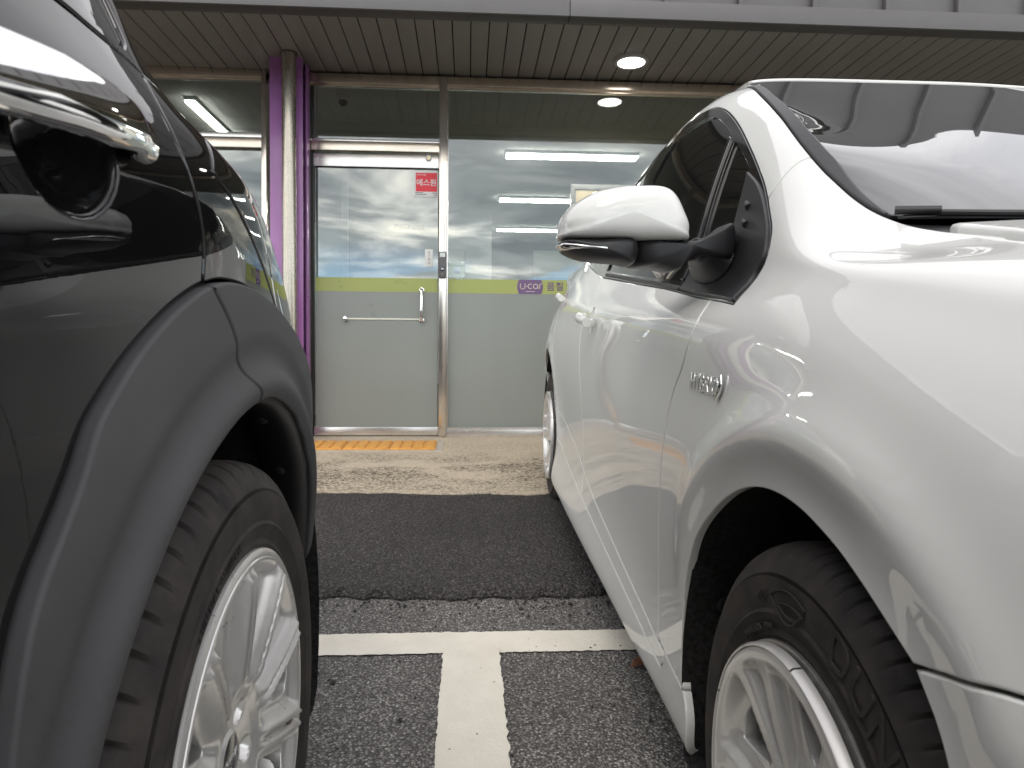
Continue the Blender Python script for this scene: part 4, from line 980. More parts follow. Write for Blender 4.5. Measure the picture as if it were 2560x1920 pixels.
# rear flange of the front wheel opening: black liner edge that shows below the fender
# --- wheels with five broad spokes under a silver cover
def cover_h(r, th):
    ph = (th*5/(2*math.pi)) % 1.0; d = np.abs(ph-.5)*2           # 0 on a spoke axis, 1 between
    dish = .012-.030*np.clip((.20-r)/.20, 0, 1)**1.3+.006*np.exp(-((r-.194)/.018)**2)
    slot = -.010*np.exp(-((d)/(.06+.9*(r-.07)))**4)*sstep(r, .075, .09)*(1-sstep(r, .182, .188))
    edge = -.0105*sstep(d, .40, .56)*sstep(r, .06, .1)*(1-sstep(r, .176, .190))-.004*sstep(d, .60, .72)*sstep(r, .08, .1)*(1-sstep(r, .172, .182))
    return dish+slot+edge
def white_wheel(name):
    w = empty(name)
    w.parent = WHITE
    tyre('tyre', .3175, .195, .206, w, 84, .0035)
    barrel(.2065, w, .15, M['steelwheel'])
    sk = Skin(disc_skin(cover_h)); k5 = 2*math.pi/5
    holes = []
    for i in range(5):
        an = k5*i                                        # windows lie between spokes
        pts = [[(.104, -.006), (.140, -.023), (.158, -.029)], [(.158, -.029), (.165, 0), (.158, .029)], [(.158, .029), (.140, .023), (.104, .006)], [(.104, .006), (.102, 0), (.104, -.006)]]
        holes.append([rotp(p_, an) for p_ in pts])
    cv = panel('wheel_cover', sk, [circ(.2035, 90)], M['cover'], w, 1, ds=.0045, step=.0035, gap=0, bev=.0025, depth=.012, holes=holes, hole_depth=.030)
    # outer lip in ten segments
    lip = BM()
    for i in range(10):
        a0, a1 = 2*math.pi*(i+.012)/10, 2*math.pi*(i+.988)/10; V = []
        for k in range(9):
            a = a0+(a1-a0)*k/8; V.append([(r_*math.cos(a), y_, r_*math.sin(a)) for r_, y_ in ((.2028, .0130), (.2034, .0175), (.2052, .0180), (.2078, .0150), (.2085, .006))])
        vv = [[lip.b.verts.new(p) for p in row] for row in V]
        for k in range(8):
            for j in range(4): lip.b.faces.new((vv[k][j], vv[k][j+1], vv[k+1][j+1], vv[k+1][j]))
    lip.build('cover_lip', M['cover'], w, smooth=True)
    BM().lathe([(.031, -.012), (.031, .001), (.027, .004), (.002, .0055)], 32, 'Y').build('centre_cap', M['cover'], w, smooth=True)
    BM().lathe([(.17, -.06), (.17, -.075), (.03, -.075)], 40, 'Y', cap=False).build('brake_disc', M['steelwheel'], w, smooth=True)
    return w
wf_ = white_wheel('wheel')
def round_text(body, size, r, ang, parent, y0=.0045, mat=None, flip=False, extrude=.0009, spacing=1.1):
    """raised letters following the side wall; read with the letters' feet towards the hub"""
    def fn(c):
        a = math.radians(ang)+c[:, 0]/r; rr = r+c[:, 1]
        return np.stack([rr*np.cos(a), y0+c[:, 2], rr*np.sin(a)], 1)
    return lettering('tyre_lettering', body, size, fn, mat or M['tyre'], parent, extrude=extrude, spacing=spacing)

wf_.location = (0, .862, .3175); wf_.rotation_euler = (0, math.radians(-22), 0)
wf_['label'] = 'front wheel with silver cover of five broad spokes'
def copy_tree(o, parent=None):
    c = o.copy(); COL.objects.link(c); c.parent = parent
    for ch in o.children: copy_tree(ch, c)
    return c
wr_ = copy_tree(wf_, WHITE); wr_.location = (2.715, .850, .3175); wr_.rotation_euler = (0, math.radians(31), 0); wr_['label'] = 'rear wheel near the shop'
for x in (0, 2.715):
    w3 = copy_tree(wf_, WHITE); w3.location = (x, -.855, .3175); w3.rotation_euler = (0, 0, math.pi)
    if 'label' in w3: del w3['label']
rot7 = math.radians(-22)
wt_ = [c for c in wf_.children if c.name.startswith('tyre')][0]
wt_fix = []
tl = round_text('DUNLOP', .052, .262, 128, wf_, .0042)
tl2 = round_text('195/65R15  91H', .013, .224, 60, wf_, .0012, spacing=1.0)
for t_ in (tl, tl2): t_.rotation_euler = (0, -rot7, 0)
# leaf emblem and raised rings on the side wall
def side_line(pts, r=.0009, closed=False):
    return BM().tube([(p[0], .0046, p[1]) for p in pts], r, 6)
def leafpts(cx_, cz_, L, wd, an, n=18):
    P = [(L*(k/n-.5), wd*math.sin(math.pi*k/n)) for k in range(n+1)]+[(L*(.5-k/n), -wd*.45*math.sin(math.pi*k/n)) for k in range(1, n+1)]
    return [(cx_+x, cz_+z) for x, z in rotp(P, an)]
em = BM()
for (cx_, cz_, L, wd, an) in ((.030, .258, .085, .024, math.radians(170)), (.022, .252, .060, .010, math.radians(172)), (.088, .243, .018, .004, math.radians(115)), (.100, .238, .016, .004, math.radians(118))):
    em.tube([(x, .0050, z) for x, z in leafpts(cx_, cz_, L, wd, an)], .0009, 6)
em = em.build('leaf_emblem', M['tyre'], wf_, smooth=True); em.rotation_euler = (0, -rot7, 0)
# --- door handles: cup in the skin, bar with rounded ends standing proud
def handle_white(a, t, L, door):
    P = WSK.P(np.array([a]), np.array([t]))[0]; n = WSK.N(np.array([a]), np.array([t]))[0]
    ex = Vector((1, 0, .10)).normalized(); nz = Vector(n); ez = nz.cross(ex).normalized()*-1; ex = ez.cross(nz).normalized()*1
    if ex.x < 0: ex = -ex
    R = Matrix((ex, nz, ex.cross(nz))).transposed().to_4x4(); R.translation = Vector(P)
    cup = BM(); V = []
    rings = []
    for k, (s_, d) in enumerate(((1.0, .0006), (.93, -.003), (.75, -.010), (.4, -.014), (.02, -.015))):
        rings.append([cup.b.verts.new((.036*s_*math.cos(x)*1.0-.015, d, .030*s_*math.sin(x)*1.35)) for x in np.linspace(0, 2*math.pi, 28, endpoint=False)])
    for r0, r1 in zip(rings, rings[1:]):
        for k in range(28): cup.b.faces.new((r0[k], r0[(k+1) % 28], r1[(k+1) % 28], r1[k]))
    cup = cup.build('handle_cup', M['white_clean'], door, smooth=True); cup.matrix_local = R
    bar = BM(); pts, rad = [], []
    for k in range(17):
        f = k/16; x = -.095+f*L; y = .010+.028*math.sin(math.pi*min(1, max(0, f)))**.6
        pts.append((x, y, 0)); rad.append(.0125*(.35+.65*math.sin(math.pi*min(.93, max(.07, f)))**.35))
    bar.tube(pts, rad, 16)
    for v in bar.b.verts: v.co.z *= 1.15; v.co.y = v.co.y if v.co.y > 0 else 0
    bar = bar.build('door_handle', M['white_clean'], door, smooth=True); bar.matrix_local = R
    cap = BM().lathe([(.0135, .0), (.0135, .012), (.0105, .0165), (.002, .018)], 20, 'X', (-.112, .030, 0)).build('handle_end_cap', M['white_clean'], door, smooth=True); cap.matrix_local = R
    return R
handle_white(7.72, 6.55, .20, fdoor); handle_white(9.70, 6.98, .20, rdoor)
# --- HYBRID badge on the front fender
def skin_text(skin, a, t, side, shear=0.0, tilt=0.0, lift=.0):
    P = skin.P(np.array([a]), np.array([t]))[0]; n = Vector(skin.N(np.array([a]), np.array([t]))[0])
    ex = Vector((-1, 0, 0)); ex = (ex-n*ex.dot(n)).normalized(); ez = ex.cross(n)*-1
    if ez.z < 0: ez = -ez
    c_, s_ = math.cos(tilt), math.sin(tilt); ex, ez = ex*c_+ez*s_, ez*c_-ex*s_
    def fn(c):
        x = c[:, 0]+shear*c[:, 1]; P0 = np.array(P)[None]+x[:, None]*np.array(ex)+c[:, 1:2]*np.array(ez)+(c[:, 2:3]+lift)*np.array(n)
        P0[:, 1] *= side; return P0
    return fn
fnb = skin_text(WSK, 4.36, 6.08, 1, .12, math.radians(1))
bg_ = lettering('hybrid_badge', 'HYBRID', .0355, lambda c: fnb(c*np.array([1.0, 1, 1])+np.array([-.012, 0, .0025])), M['chrome'], fen, extrude=.0007, bevel=.0003, bold=.0002, spacing=1.08)
sw = BM(); sp = [(.056+.010*math.sin(k/10*2.6)+.004*k/10, -.016+.034*k/10) for k in range(11)]
Q = fnb(np.array([(x, z, .004) for x, z in sp])); sw.tube([tuple(q_) for q_ in Q], [.0015+.0030*math.sin(math.pi*min(1, k/10+.06)) for k in range(11)], 10); sw.build('badge_swoosh', M['chrome'], fen, smooth=True)
# --- door mirror on its black foot
mir = empty('door_mirror'); mir.parent = WHITE
def dome(rings_def, poly, u0, name, mat, flat_back=True, thick=.02):
    """closed shell: outline poly (b,w) at u0, rounded forward through the listed (scale, du, shift_b, shift_w) rings"""
    p = np.array(poly, float)
    q = np.vstack([p[-1:], p, p[:2]]); out = []
    for i in range(len(p)):
        for f in np.linspace(0, 1, 6, endpoint=False):
            a, b, c, d = q[i], q[i+1], q[i+2], q[(i+3) % len(q)]
            out.append(.5*((2*b)+(c-a)*f+(2*a-5*b+4*c-d)*f*f+(3*b-a-3*c+d)*f**3))
    p = np.array(out); c = (p.min(0)+p.max(0))/2; bm_ = BM(); rings = []
    for s_, du, sb, sw_ in rings_def: rings.append([bm_.b.verts.new((u0+du, c[0]+(x-c[0])*s_+sb, c[1]+(z-c[1])*s_+sw_)) for x, z in p])
    n = len(p)
    for r0, r1 in zip(rings, rings[1:]):
        for k in range(n): bm_.b.faces.new((r0[k], r0[(k+1) % n], r1[(k+1) % n], r1[k]))
    bm_.b.faces.new(rings[0]); bm_.b.faces.new(rings[-1])
    return bm_
top = [(1.054, .9985), (1.060, 1.014), (1.058, 1.031), (1.042, 1.053), (1.009, 1.074), (.975, 1.0835), (.94, 1.087), (.904, 1.088), (.883, 1.083), (.868, 1.069), (.856, 1.046), (.8475, 1.026), (.847, 1.011), (.851, .9985), (.90, .9975), (.98, .9975)]
dome([(.97, .030, 0, 0), (1.0, .020, 0, 0), (1.0, 0, 0, 0), (.985, -.022, 0, -.0005), (.955, -.038, -.001, -.001), (.90, -.052, -.002, -.002), (.81, -.063, -.003, -.003), (.66, -.0705, -.005, -.004), (.45, -.075, -.006, -.004), (.22, -.077, -.006, -.004), (.02, -.0775, -.006, -.004)], top, .525, 'x', None).build('mirror_cap', M['white'], mir, smooth=True, angle=70)
lowp = [(1.055, .9955), (1.058, .988), (1.053, .979), (1.033, .970), (1.007, .965), (.965, .962), (.9375, .9605), (.9375, .997), (1.0, .9965)]
dome([(.96, .028, 0, 0), (1, .02, 0, 0), (1, 0, 0, 0), (.985, -.022, 0, 0), (.95, -.040, -.001, .001), (.88, -.052, -.002, .002), (.7, -.060, -.003, .003), (.3, -.064, -.004, .004), (.02, -.0645, -.004, .004)], lowp, .525, 'x', None).build('mirror_lower_shell', M['plastic'], mir, smooth=True, angle=60)
arm = [(.9365, .997), (.9365, .960), (.905, .957), (.884, .953), (.868, .950), (.852, .962), (.835, .974), (.805, .975), (.770, .972), (.770, 1.030), (.800, 1.012), (.835, 1.000), (.88, .9972)]
dome([(.96, .060, -.01, 0), (1, .045, 0, 0), (1, .01, 0, 0), (.985, -.010, 0, 0), (.93, -.026, -.003, .0), (.84, -.036, -.005, 0), (.6, -.042, -.008, 0), (.2, -.044, -.009, 0), (.02, -.0445, -.009, 0)], arm, .525, 'x', None).build('mirror_arm', M['plastic'], mir, smooth=True, angle=60)
dome([(.8, .0, 0, 0), (1, -.002, 0, 0), (1, -.030, 0, 0), (.96, -.044, 0, 0), (.85, -.056, 0, 0), (.5, -.064, 0, 0), (.02, -.066, 0, 0)], [(1.063, .985), (1.060, .9905), (1.03, .9885), (.99, .986), (.960, .9835), (.956, .980), (.960, .9765), (1.0, .9785), (1.05, .9795)], .525, 'x', None).build('indicator_strip', M['chrome'], mir, smooth=True, angle=60)
dome([(.93, .0, 0, 0), (1, .002, 0, 0), (1, .010, 0, 0), (.94, .0105, 0, 0)], [(.955+.088*math.cos(x), 1.037+.034*math.sin(x)) for x in np.linspace(0, 2*math.pi, 20, endpoint=False)], .545, 'x', None).build('mirror_glass', M['chrome'], mir, smooth=True)
sail = Skin(WL, flare_w, .0045)
panel('mirror_foot', sail, [[(4.43, 7.50), (4.475, 7.85), (4.495, 8.25), (4.47, 8.68), (4.48, 9.04), (4.57, 9.42), (4.77, 9.69), (5.0, 9.83), (5.31, 9.88)], [(5.31, 9.88), (5.235, 9.45), (5.20, 9.12)], [(5.20, 9.12), (5.43, 8.92), (5.68, 8.77)], [(5.68, 8.77), (5.70, 8.2), (5.70, 7.83)], [(5.70, 7.83), (5.2, 7.74), (4.92, 7.68), (4.43, 7.50)]], M['plastic'], mir, 1, ds=.008, step=.014, gap=.0006, bev=.003, depth=.012)
def arm_root():
    """flared root where the arm grows out of the foot"""
    bm_ = BM(); rings = []
    A0 = [(5.0, 8.85), (5.25, 8.98), (5.5, 8.86), (5.66, 8.6), (5.66, 8.2), (5.5, 8.02), (5.25, 8.0), (5.05, 8.15), (4.96, 8.5)]
    base = sail.P(np.array([x for x, y in A0]), np.array([y for x, y in A0])); nb = sail.N(np.array([x for x, y in A0]), np.array([y for x, y in A0]))
    end = np.array([(.505, .83, 1.006), (.535, .83, 1.010), (.565, .83, 1.006), (.580, .83, .995), (.575, .83, .980), (.555, .83, .972), (.530, .83, .970), (.505, .83, .975), (.494, .83, .99)])
    for f in np.linspace(0, 1, 9):
        g_ = f*f*(3-2*f); k = base+nb*(.002+.06*f*(1-f)); P = k*(1-f)+end*f
        cen = P.mean(0); P = cen+(P-cen)*(1-.18*math.sin(math.pi*f)); rings.append([bm_.b.verts.new(p) for p in P])
    n = len(A0)
    for r0, r1 in zip(rings, rings[1:]):
        for k in range(n): bm_.b.faces.new((r0[k], r0[(k+1) % n], r1[(k+1) % n], r1[k]))
    bm_.b.faces.new(rings[-1]); o = bm_.build('mirror_root', M['plastic'], mir, smooth=True, angle=70)
    sb = o.modifiers.new('smooth', 'SUBSURF'); sb.levels = 2; sb.render_levels = 2
arm_root()
for a_, t_ in ((5.06, 9.47), (5.00, 9.21)):      # two small aero fins on the foot
    P = sail.P(np.array([a_]), np.array([t_]))[0]; n_ = Vector(sail.N(np.array([a_]), np.array([t_]))[0]); f_ = BM()
    L = .034; pts = [(P[0]-L/2+L*k/10, 0, P[2]-.003+.004*k/10) for k in range(11)]; rad = [.0006+.0075*((10-k)/10)**.7*(1 if k > 1 else .75) for k in range(11)]
    bb = [P[1]+n_.y*0+.0 for k in range(11)]
    S_ = sail.P(np.array([a_]*11)+np.linspace(-.055, .055, 11), np.array([t_]*11)+np.linspace(-.02, .03, 11))
    f_.tube([tuple(s_) for s_ in S_], rad, 12); f_.build('aero_fin', M['plastic'], mir, smooth=True)
mfar = copy_tree(mir, WHITE); mfar.scale = (1, -1, 1)
# --- wiper blade along the foot of the windscreen
wp = BM(); P0 = across(w_edge, w_cen, 5.4, 4.9)(np.full(20, .0015), np.linspace(.012, .92, 20)); 
wp.tube([(p[0]-.006, p[1], p[2]+.003) for p in P0], [.002]+[.0042]*18+[.002], 8); wp = wp.build('wiper_blade', M['plastic'], WHITE, smooth=True)
wb_ = BM(); wb_.tube([(P0[0][0]-.012, P0[0][1]+.012, P0[0][2]+.004), (P0[1][0]-.008, P0[1][1], P0[1][2]+.006)], [.0055, .005], 10); wb_.build('wiper_cap', M['plastic'], wp, smooth=True)

# ------------------------------------------------------------------ black crossover on the left, seen past its rear wheel
ML = Loft(mini_net()); MPOSE = pose(-1.137, .87, 0.0)
BLACK = empty('black_car', mat=MPOSE)
tag(BLACK, 'glossy black crossover with grey plastic wheel arches parked on the left', 'car')
ACU, ACW, AR = .04, .35, .418
CUP = (-.31, .985, .055, .048)
MSK = Skin(ML)
mx = BLACK
minv = Inv(ML, 7.0, 13.2, 1.0, 7.5)
gapR = [(8.955, 5.93), (8.965, 6.22), (8.935, 6.45), (8.875, 6.75), (8.83, 7.08), (8.845, 7.40), (8.90, 7.67), (9.00, 7.93)]
beltM = [(9.00, 7.93), (8.88, 7.975), (8.73, 8.005), (8.53, 8.03), (8.38, 8.05), (7.6, 8.1), (6.6, 8.1), (5.4, 8.05)]
cl_out1 = [(8.955, 5.93), (8.84, 5.90), (8.67, 5.82), (8.51, 5.70), (8.37, 5.55), (8.26, 5.39), (8.15, 5.19), (8.08, 4.97), (8.02, 4.81), (7.97, 4.69), (7.92, 4.57), (7.87, 4.40), (7.82, 4.1), (7.77, 3.6), (7.74, 2.9)]
cl_out2 = [(8.955, 5.93), (9.12, 5.945), (9.29, 5.93), (9.59, 5.875), (9.93, 5.79), (10.29, 5.67), (10.78, 5.48)]
cl_out3 = [(10.78, 5.48)]+minv([(.34, .800), (.40, .745), (.445, .68), (.47, .60), (.475, .50)])
inn = minv(arc(ACU, ACW, AR, 172, 92, 14)); inn2 = minv(arc(ACU, ACW, AR, 92, 12, 14))
cup_in = Inv(ML, 7.0, 9.2, 5.4, 7.9)([(CUP[0]+CUP[2]*math.cos(2*math.pi*k/36), CUP[1]+CUP[3]*math.sin(2*math.pi*k/36)) for k in range(37)])
cup_in[36] = cup_in[0]
bump = [(9.14, 6.94), (9.33, 6.74), (9.48, 6.59), (9.63, 6.45), (9.80, 6.31), (9.99, 6.16), (10.28, 5.92), (10.78, 5.48)]
def clad_disp(P):
    r = np.hypot(P[..., 0]-ACU, P[..., 2]-ACW); e = r-AR
    lip = .014*np.exp(-((e-.020)/.020)**2); ridge = .010*np.exp(-((e-.085)/.020)**2)*0+.006*sstep(e, .055, .085)
    rearw = .016*sstep(P[..., 0], .06, .42)
    lean = -.004*sstep(e, .10, .18)
    return .006+lip+ridge+lean+rearw
CSK = Skin(ML, clad_disp)
def build_black_side(side):
    vis = side < 0; q = dict(ds=.012, step=.022) if vis else dict(ds=.05, step=.09)
    def pn(name, segs, mat, skin=MSK, **k):
        kw = dict(q); kw.update(k); return panel(name, skin, segs, mat, BLACK, side, **kw)
    K = M['black']; cq = dict(ds=.009, step=.009) if vis else {}
    rdz = pn('rear_door', [gapR, beltM, [(5.4, 8.05), (5.35, 5.0), (5.4, 2.3)], [(5.4, 2.3), (7.72, 2.3)], [(7.72, 2.3), (7.74, 2.9)], rv(cl_out1)], K, bev=.004, holes=[[cup_in[:13], cup_in[12:25], cup_in[24:37]]], hole_depth=.004)
    pn('front_flank', [beltM[-1:]+[(3.9, 8.0), (2.9, 8.0)], [(2.9, 8.0), (1.2, 8.0), (.3, 8.0)], [(.3, 8.0), (.3, .5)], [(.3, .5), (1.9, .5)], minv([]) or [(1.9, .5), (2.0, 3.0), (2.3, 4.2), (3.0, 4.9), (3.6, 4.3), (3.9, 3.0), (4.0, .5)], [(4.0, .5), (5.4, .5)], [(5.4, .5), (5.4, 2.3)], [(5.4, 2.3), (5.35, 5.0), (5.4, 8.05)]], K, ds=.04, step=.07)
    pn('quarter_panel', [cl_out2, rv(bump), [(9.14, 6.94), (9.36, 7.30), (9.7, 7.62), (10.3, 7.85), (11.2, 7.95)], [(11.2, 7.95), (11.2, 8.06), (10.2, 8.02), (9.00, 7.93)], rv(gapR)], K, bev=.003)
    pn('rear_corner', [cl_out3, [cl_out3[-1], (12.4, 1.6)], [(12.4, 1.6), (13.9, 1.6)], [(13.9, 1.6), (13.9, 8.0)], [(13.9, 8.0), (11.2, 7.95)], [(11.2, 7.95), (10.3, 7.85), (9.7, 7.62), (9.36, 7.30), (9.14, 6.94)], bump], K, bev=.003)
    pn('door_cladding', [cl_out1, [(7.74, 2.9), (7.86, 2.35)], [(7.86, 2.35)]+inn[:1], inn, [inn[-1], (9.36, 5.12), (9.17, 5.52), (8.955, 5.93)]], M['clad'], skin=CSK, depth=.03, bev=.004, gap=.0008, **cq)
    pn('arch_cladding', [cl_out2, cl_out3, [cl_out3[-1]]+inn2[-1:], rv(inn2), [inn[-1], (9.36, 5.12), (9.17, 5.52), (8.955, 5.93)]], M['clad'], skin=CSK, depth=.03, bev=.004, gap=.0008, **cq)
    pn('sill_cladding', [[(7.72, 2.3), (5.4, 2.3)], [(5.4, 2.3), (5.4, .5)], [(5.4, .5), (8.0, .5)], [(8.0, .5), (7.86, 2.35)], [(7.86, 2.35), (7.74, 2.9)], [(7.74, 2.9), (7.72, 2.3)]], M['clad'], depth=.02)
    gl = Skin(ML, None, -.003)
    def glass(name, segs, **k): return panel(name, gl, segs, M['carglass'], BLACK, side, ds=q['ds'], step=q['step'], gap=.001, bev=.0015, depth=.006)
    glass('door_glass', [[(8.93, 8.13), (8.68, 8.13), (7.6, 8.22), (6.0, 8.22)], [(6.0, 8.22), (6.1, 10.9)], [(6.1, 10.9), (8.2, 10.9), (8.8, 10.7)], [(8.8, 10.7), (9.06, 10.0), (9.13, 9.0), (9.08, 8.35), (8.93, 8.13)]])
    pn('pillar_and_roof_rail', [beltM[::-1], [(9.00, 7.93), (10.2, 8.02), (11.2, 8.06)], [(11.2, 8.06), (13.9, 8.06)], [(13.9, 8.06), (13.9, 11.95)], [(13.9, 11.95), (5.4, 11.95)], [(5.4, 11.95), (5.4, 8.05)]], M['black'],
       holes=[[[(8.93, 8.13), (8.68, 8.13), (7.6, 8.22), (6.0, 8.22)], [(6.0, 8.22), (6.1, 10.9)], [(6.1, 10.9), (8.2, 10.9), (8.8, 10.7)], [(8.8, 10.7), (9.06, 10.0), (9.13, 9.0), (9.08, 8.35), (8.93, 8.13)]]])
    glass('door_glass', [[(5.2, 8.2), (4.2, 8.2), (4.2, 8.2)], [(4.2, 8.2), (4.6, 10.2), (5.2, 10.9)], [(5.2, 10.9), (5.2, 8.2)]])
    pn('front_pillar', [beltM[-1:]+[(5.4, 11.95)], [(5.4, 11.95), (2.9, 11.95)], [(2.9, 11.95), (2.9, 8.0)], [(2.9, 8.0), (3.9, 8.0), (5.4, 8.05)]], M['black'], ds=.05, step=.08, holes=[[[(5.2, 8.2), (4.2, 8.2), (4.2, 8.2)], [(4.2, 8.2), (4.6, 10.2), (5.2, 10.9)], [(5.2, 10.9), (5.2, 8.2)]]])
    pn('bonnet_shoulder', [[(2.9, 8.0), (.3, 8.0)], [(.3, 8.0), (.3, 11.95)], [(.3, 11.95), (2.9, 11.95)], [(2.9, 11.95), (2.9, 8.0)]], M['black'], ds=.05, step=.08)
    return rdz
mdoor = build_black_side(-1); build_black_side(1)
# roof, screens, bonnet, ends
def acr(a0, a1, du, dz, name, mat):
    def e(r): return ML(a0+r*(a1-a0), np.minimum(11.95, 12))
    def c(r): P = e(r).copy(); P[..., 0] += du*0; P[..., 1] = 0; P[..., 2] += dz; return P
    both(across(e, c, 2.2), name, rect(0, 1), mat, BLACK, ds=.05, step=.09)
acr(.3, 2.9, 0, .05, 'bonnet', M['black']); acr(2.9, 5.4, 0, .06, 'windscreen', M['screen']); acr(5.4, 12.6, 0, .045, 'roof', M['black']); acr(12.6, 13.9, 0, .03, 'roof_spoiler', M['black'])
closing('nose', ML, .3, BLACK, M['black'], .08, -1, -1); closing('tailgate', ML, 13.9, BLACK, M['black'], .03, 1, -1, 1.7, 11.9)
box('underbody', -3.3, .62, -.60, .60, .24, .80, M['gap'], BLACK); box('underbody', -2.2, -.5, -.80, .80, .23, .45, M['gap'], BLACK)
box('cabin_lining', -2.2, .5, -.66, .66, .80, 1.02, M['gap'], BLACK); box('cabin_lining', -1.5, .4, -.46, .46, 1.02, 1.42, M['gap'], BLACK)
for sd_ in (1, -1):
    well(BLACK, ACU, ACW, .455, .60, .862, sd_); well(BLACK, -2.63, ACW, .43, .60, .83, sd_)
# inner return of the arch with its screws
def arch_return():
    V, Fc = [], []; n = 40; A = np.radians(np.linspace(14, 172, n+1))
    AT = minv([(ACU+AR*math.cos(a), ACW+AR*math.sin(a)) for a in A]); P = CSK.P(np.array([p[0] for p in AT]), np.array([p[1] for p in AT]))
    for k, a in enumerate(A):
        x, z, b = ACU+AR*math.cos(a), ACW+AR*math.sin(a), P[k][1]
        for r_, bb in ((AR+.004, b-.006), (AR-.003, b-.010), (AR-.004, b-.030), (AR+.004, b-.075), (AR+.03, b-.085)):
            V.append((ACU+r_*math.cos(a), -bb, ACW+r_*math.sin(a)))
    for k in range(n):
        for j in range(4): Fc.append((k*5+j, k*5+j+1, (k+1)*5+j+1, (k+1)*5+j))
    o = mesh_obj('arch_return', V, Fc, M['plastic'], BLACK, smooth=True)
    for ang in (62, 40, 28, 20):
        a = math.radians(ang); k = int(np.argmin(abs(A-a))); s = BM().lathe([(.009, 0), (.009, .002), (.006, .0035), (.001, .004)], 16, 'Z').build('screw', M['plastic'], o, smooth=True)
        d = Vector((-math.cos(a), 0, -math.sin(a))); s.rotation_euler = d.to_track_quat('Z', 'Y').to_euler(); s.location = (ACU+(AR-.001)*math.cos(a), -(P[k][1]-.050), ACW+(AR-.001)*math.sin(a))
arch_return()
# --- alloy wheel: ten channelled spokes
def alloy_h(r, th):
    ph = (th*10/(2*math.pi)) % 1.0; d = np.abs(ph-.5)*2*math.pi/10*r        # metres from the spoke axis
    dish = .004-.034*np.clip((.22-r)/.22, 0, 1)**1.5
    rib = .007*np.exp(-((d-.0085)/.0042)**2)*sstep(r, .075, .10)*(1-sstep(r, .218, .226))
    groove = -.005*np.exp(-(d/.005)**2)*sstep(r, .085, .11)*(1-sstep(r, .212, .222))
    flank = -.016*sstep(d, .013, .030)*sstep(r, .08, .11)*(1-sstep(r, .212, .228))
    nut = 0
    for i in range(5):
        a = math.radians(90+36+72*i); x, z = .052*math.cos(a), .052*math.sin(a); nut = nut-.016*(1-sstep(np.hypot(r*np.cos(th)-x, r*np.sin(th)-z), .010, .0145))
    hub = -.004*(1-sstep(r, .066, .078))
    return dish+rib+groove+flank+nut+hub
def black_wheel(name):
    w = empty(name); w.parent = BLACK
    tyre('tyre', .350, .225, .238, w, 64, .006)
    barrel(.2385, w, .17, M['alloy'])
    sk = Skin(disc_skin(alloy_h)); holes = []
    for i in range(10):
        an = 2*math.pi*i/10
        pts = [[(.108, -.004), (.150, -.0135), (.196, -.025), (.207, -.0235)], [(.207, -.0235), (.2125, 0), (.207, .0235)], [(.207, .0235), (.196, .025), (.150, .0135), (.108, .004)], [(.108, .004), (.105, 0), (.108, -.004)]]
        holes.append([rotp(p_, an) for p_ in pts])
    panel('alloy_face', sk, [circ(.2325, 100)], M['alloy'], w, 1, ds=.0045, step=.0036, gap=0, bev=.002, depth=.010, holes=holes, hole_depth=.045)
    BM().lathe([(.034, -.036), (.034, -.026), (.030, -.0225), (.0285, -.0235)], 36, 'Y').build('cap_ring', M['alloy'], w, smooth=True)
    cap = BM().lathe([(.0285, -.030), (.0285, -.0235), (.015, -.0215), (.001, -.021)], 36, 'Y').build('centre_cap', M['trim'], w, smooth=True)
    lettering('cap_lettering', 'MINI', .017, lambda c: np.stack([-c[:, 0], -.0212+c[:, 2], c[:, 1]], 1), M['chrome'], w, extrude=.0006, bold=.0006)
    vs = BM(); a = math.radians(197); vs.tube([(.205*math.cos(a), -.040, .205*math.sin(a)), (.188*math.cos(a), -.012, .188*math.sin(a))], [.004, .004], 10); vs.tube([(.190*math.cos(a), -.015, .190*math.sin(a)), (.180*math.cos(a), .001, .180*math.sin(a))], [.0055, .0055], 12); vs.build('valve_cap', M['steelwheel'], w, smooth=True)
    BM().lathe([(.17, -.075), (.17, -.09), (.05, -.09)], 40, 'Y', cap=False).build('brake_disc', M['steelwheel'], w, smooth=True)
    round_text('RUN FLAT  225/50 R18', .013, .262, 70, w, .0012)
    return w
bw = black_wheel('wheel'); bw.location = (0, -.884, .350); bw.rotation_euler = (0, 0, math.pi); bw['label'] = 'rear wheel with silver ten spoke alloy rim'
for x, y, rz in ((-2.67, -.884, math.pi), (0, .884, 0), (-2.67, .884, 0)):
    c_ = copy_tree(bw, BLACK); c_.location = (x, y, .35); c_.rotation_euler = (0, 0, rz)
    if 'label' in c_: del c_['label']
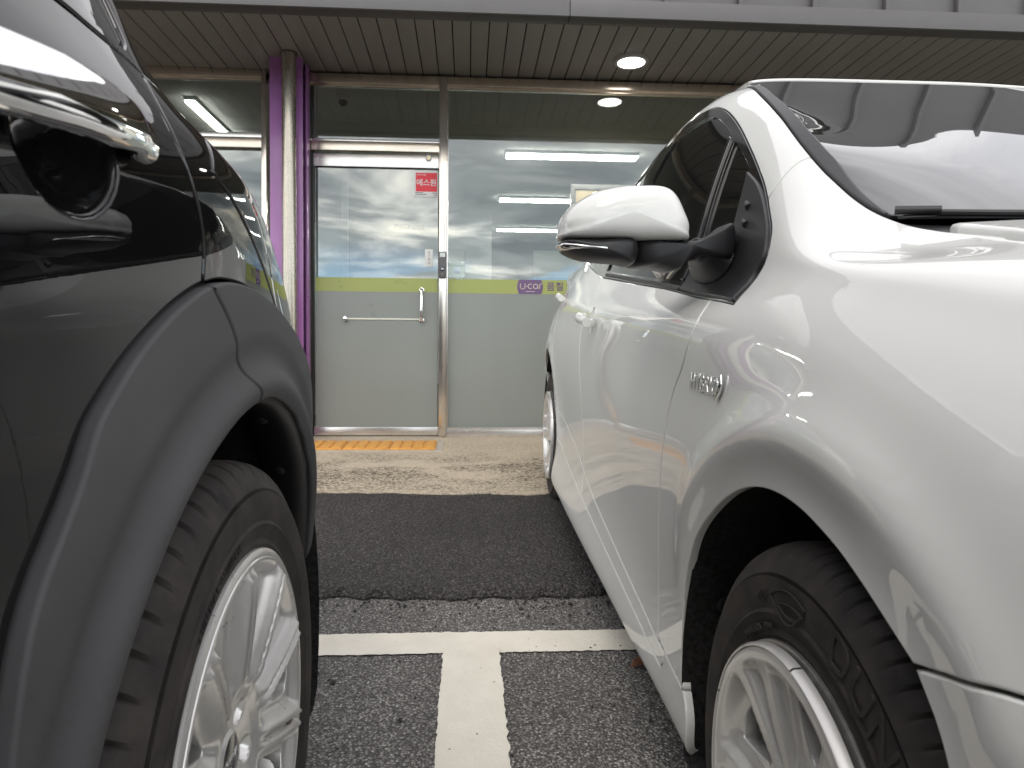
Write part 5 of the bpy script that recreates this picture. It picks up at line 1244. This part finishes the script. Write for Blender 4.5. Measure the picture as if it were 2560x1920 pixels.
# --- chrome door handle over its round cup
def handle_black():
    aa = np.linspace(7.30, 8.44, 26); tt = np.interp(aa, [7.30, 7.96, 8.3, 8.44], [6.88, 7.05, 7.06, 7.03]); P = MSK.P(aa, tt); n = MSK.N(aa, tt); b = BM(); rings = []
    for k in range(26):
        f = k/25; lift = .034*math.sin(math.pi*min(.97, max(.03, f)))**.55+.002; hgt = .0225*(.55+.45*math.sin(math.pi*min(.92, max(.08, f)))**.5); thk = .011
        c = P[k]+n[k]*lift; up_ = np.cross(n[k], [1, 0, 0]); up_ /= np.linalg.norm(up_); up_ *= np.sign(up_[2]); ring = []
        for j in range(18):
            x = 2*math.pi*j/18; q = c+up_*hgt*math.copysign(abs(math.sin(x))**.8, math.sin(x))+n[k]*thk*math.copysign(abs(math.cos(x))**.8, math.cos(x)); ring.append(b.b.verts.new((q[0], -q[1], q[2])))
        rings.append(ring)
    for r0, r1 in zip(rings, rings[1:]):
        for j in range(18): b.b.faces.new((r0[j], r0[(j+1) % 18], r1[(j+1) % 18], r1[j]))
    b.b.faces.new(rings[0]); b.b.faces.new(rings[-1]); b.build('door_handle', M['chrome'], mdoor, smooth=True, angle=70)
    rings = []; b = BM()
    for s_, d in ((1.04, -.002), (1.0, -.003), (.96, -.006), (.88, -.011), (.72, -.016), (.5, -.019), (.25, -.0205), (.02, -.021)):
        X = np.array([(math.cos(x), math.sin(x)) for x in np.linspace(0, 2*math.pi, 36, endpoint=False)])
        ring = []
        for x, y in X:
            u, w = CUP[0]+CUP[2]*s_*x, CUP[1]+CUP[3]*s_*y; ring.append((u, w))
        rings.append((ring, d))
    inv2 = Inv(ML, 7.4, 8.9, 5.6, 7.9); R2 = []
    for ring, d in rings:
        at = inv2(ring); a = np.array([p[0] for p in at]); t = np.array([p[1] for p in at]); Q = MSK.P(a, t)+MSK.N(a, t)*d; R2.append([b.b.verts.new((q[0], -q[1], q[2])) for q in Q])
    for r0, r1 in zip(R2, R2[1:]):
        for j in range(36): b.b.faces.new((r0[j], r0[(j+1) % 36], r1[(j+1) % 36], r1[j]))
    b.build('handle_cup', M['black'], mdoor, smooth=True)
handle_black()
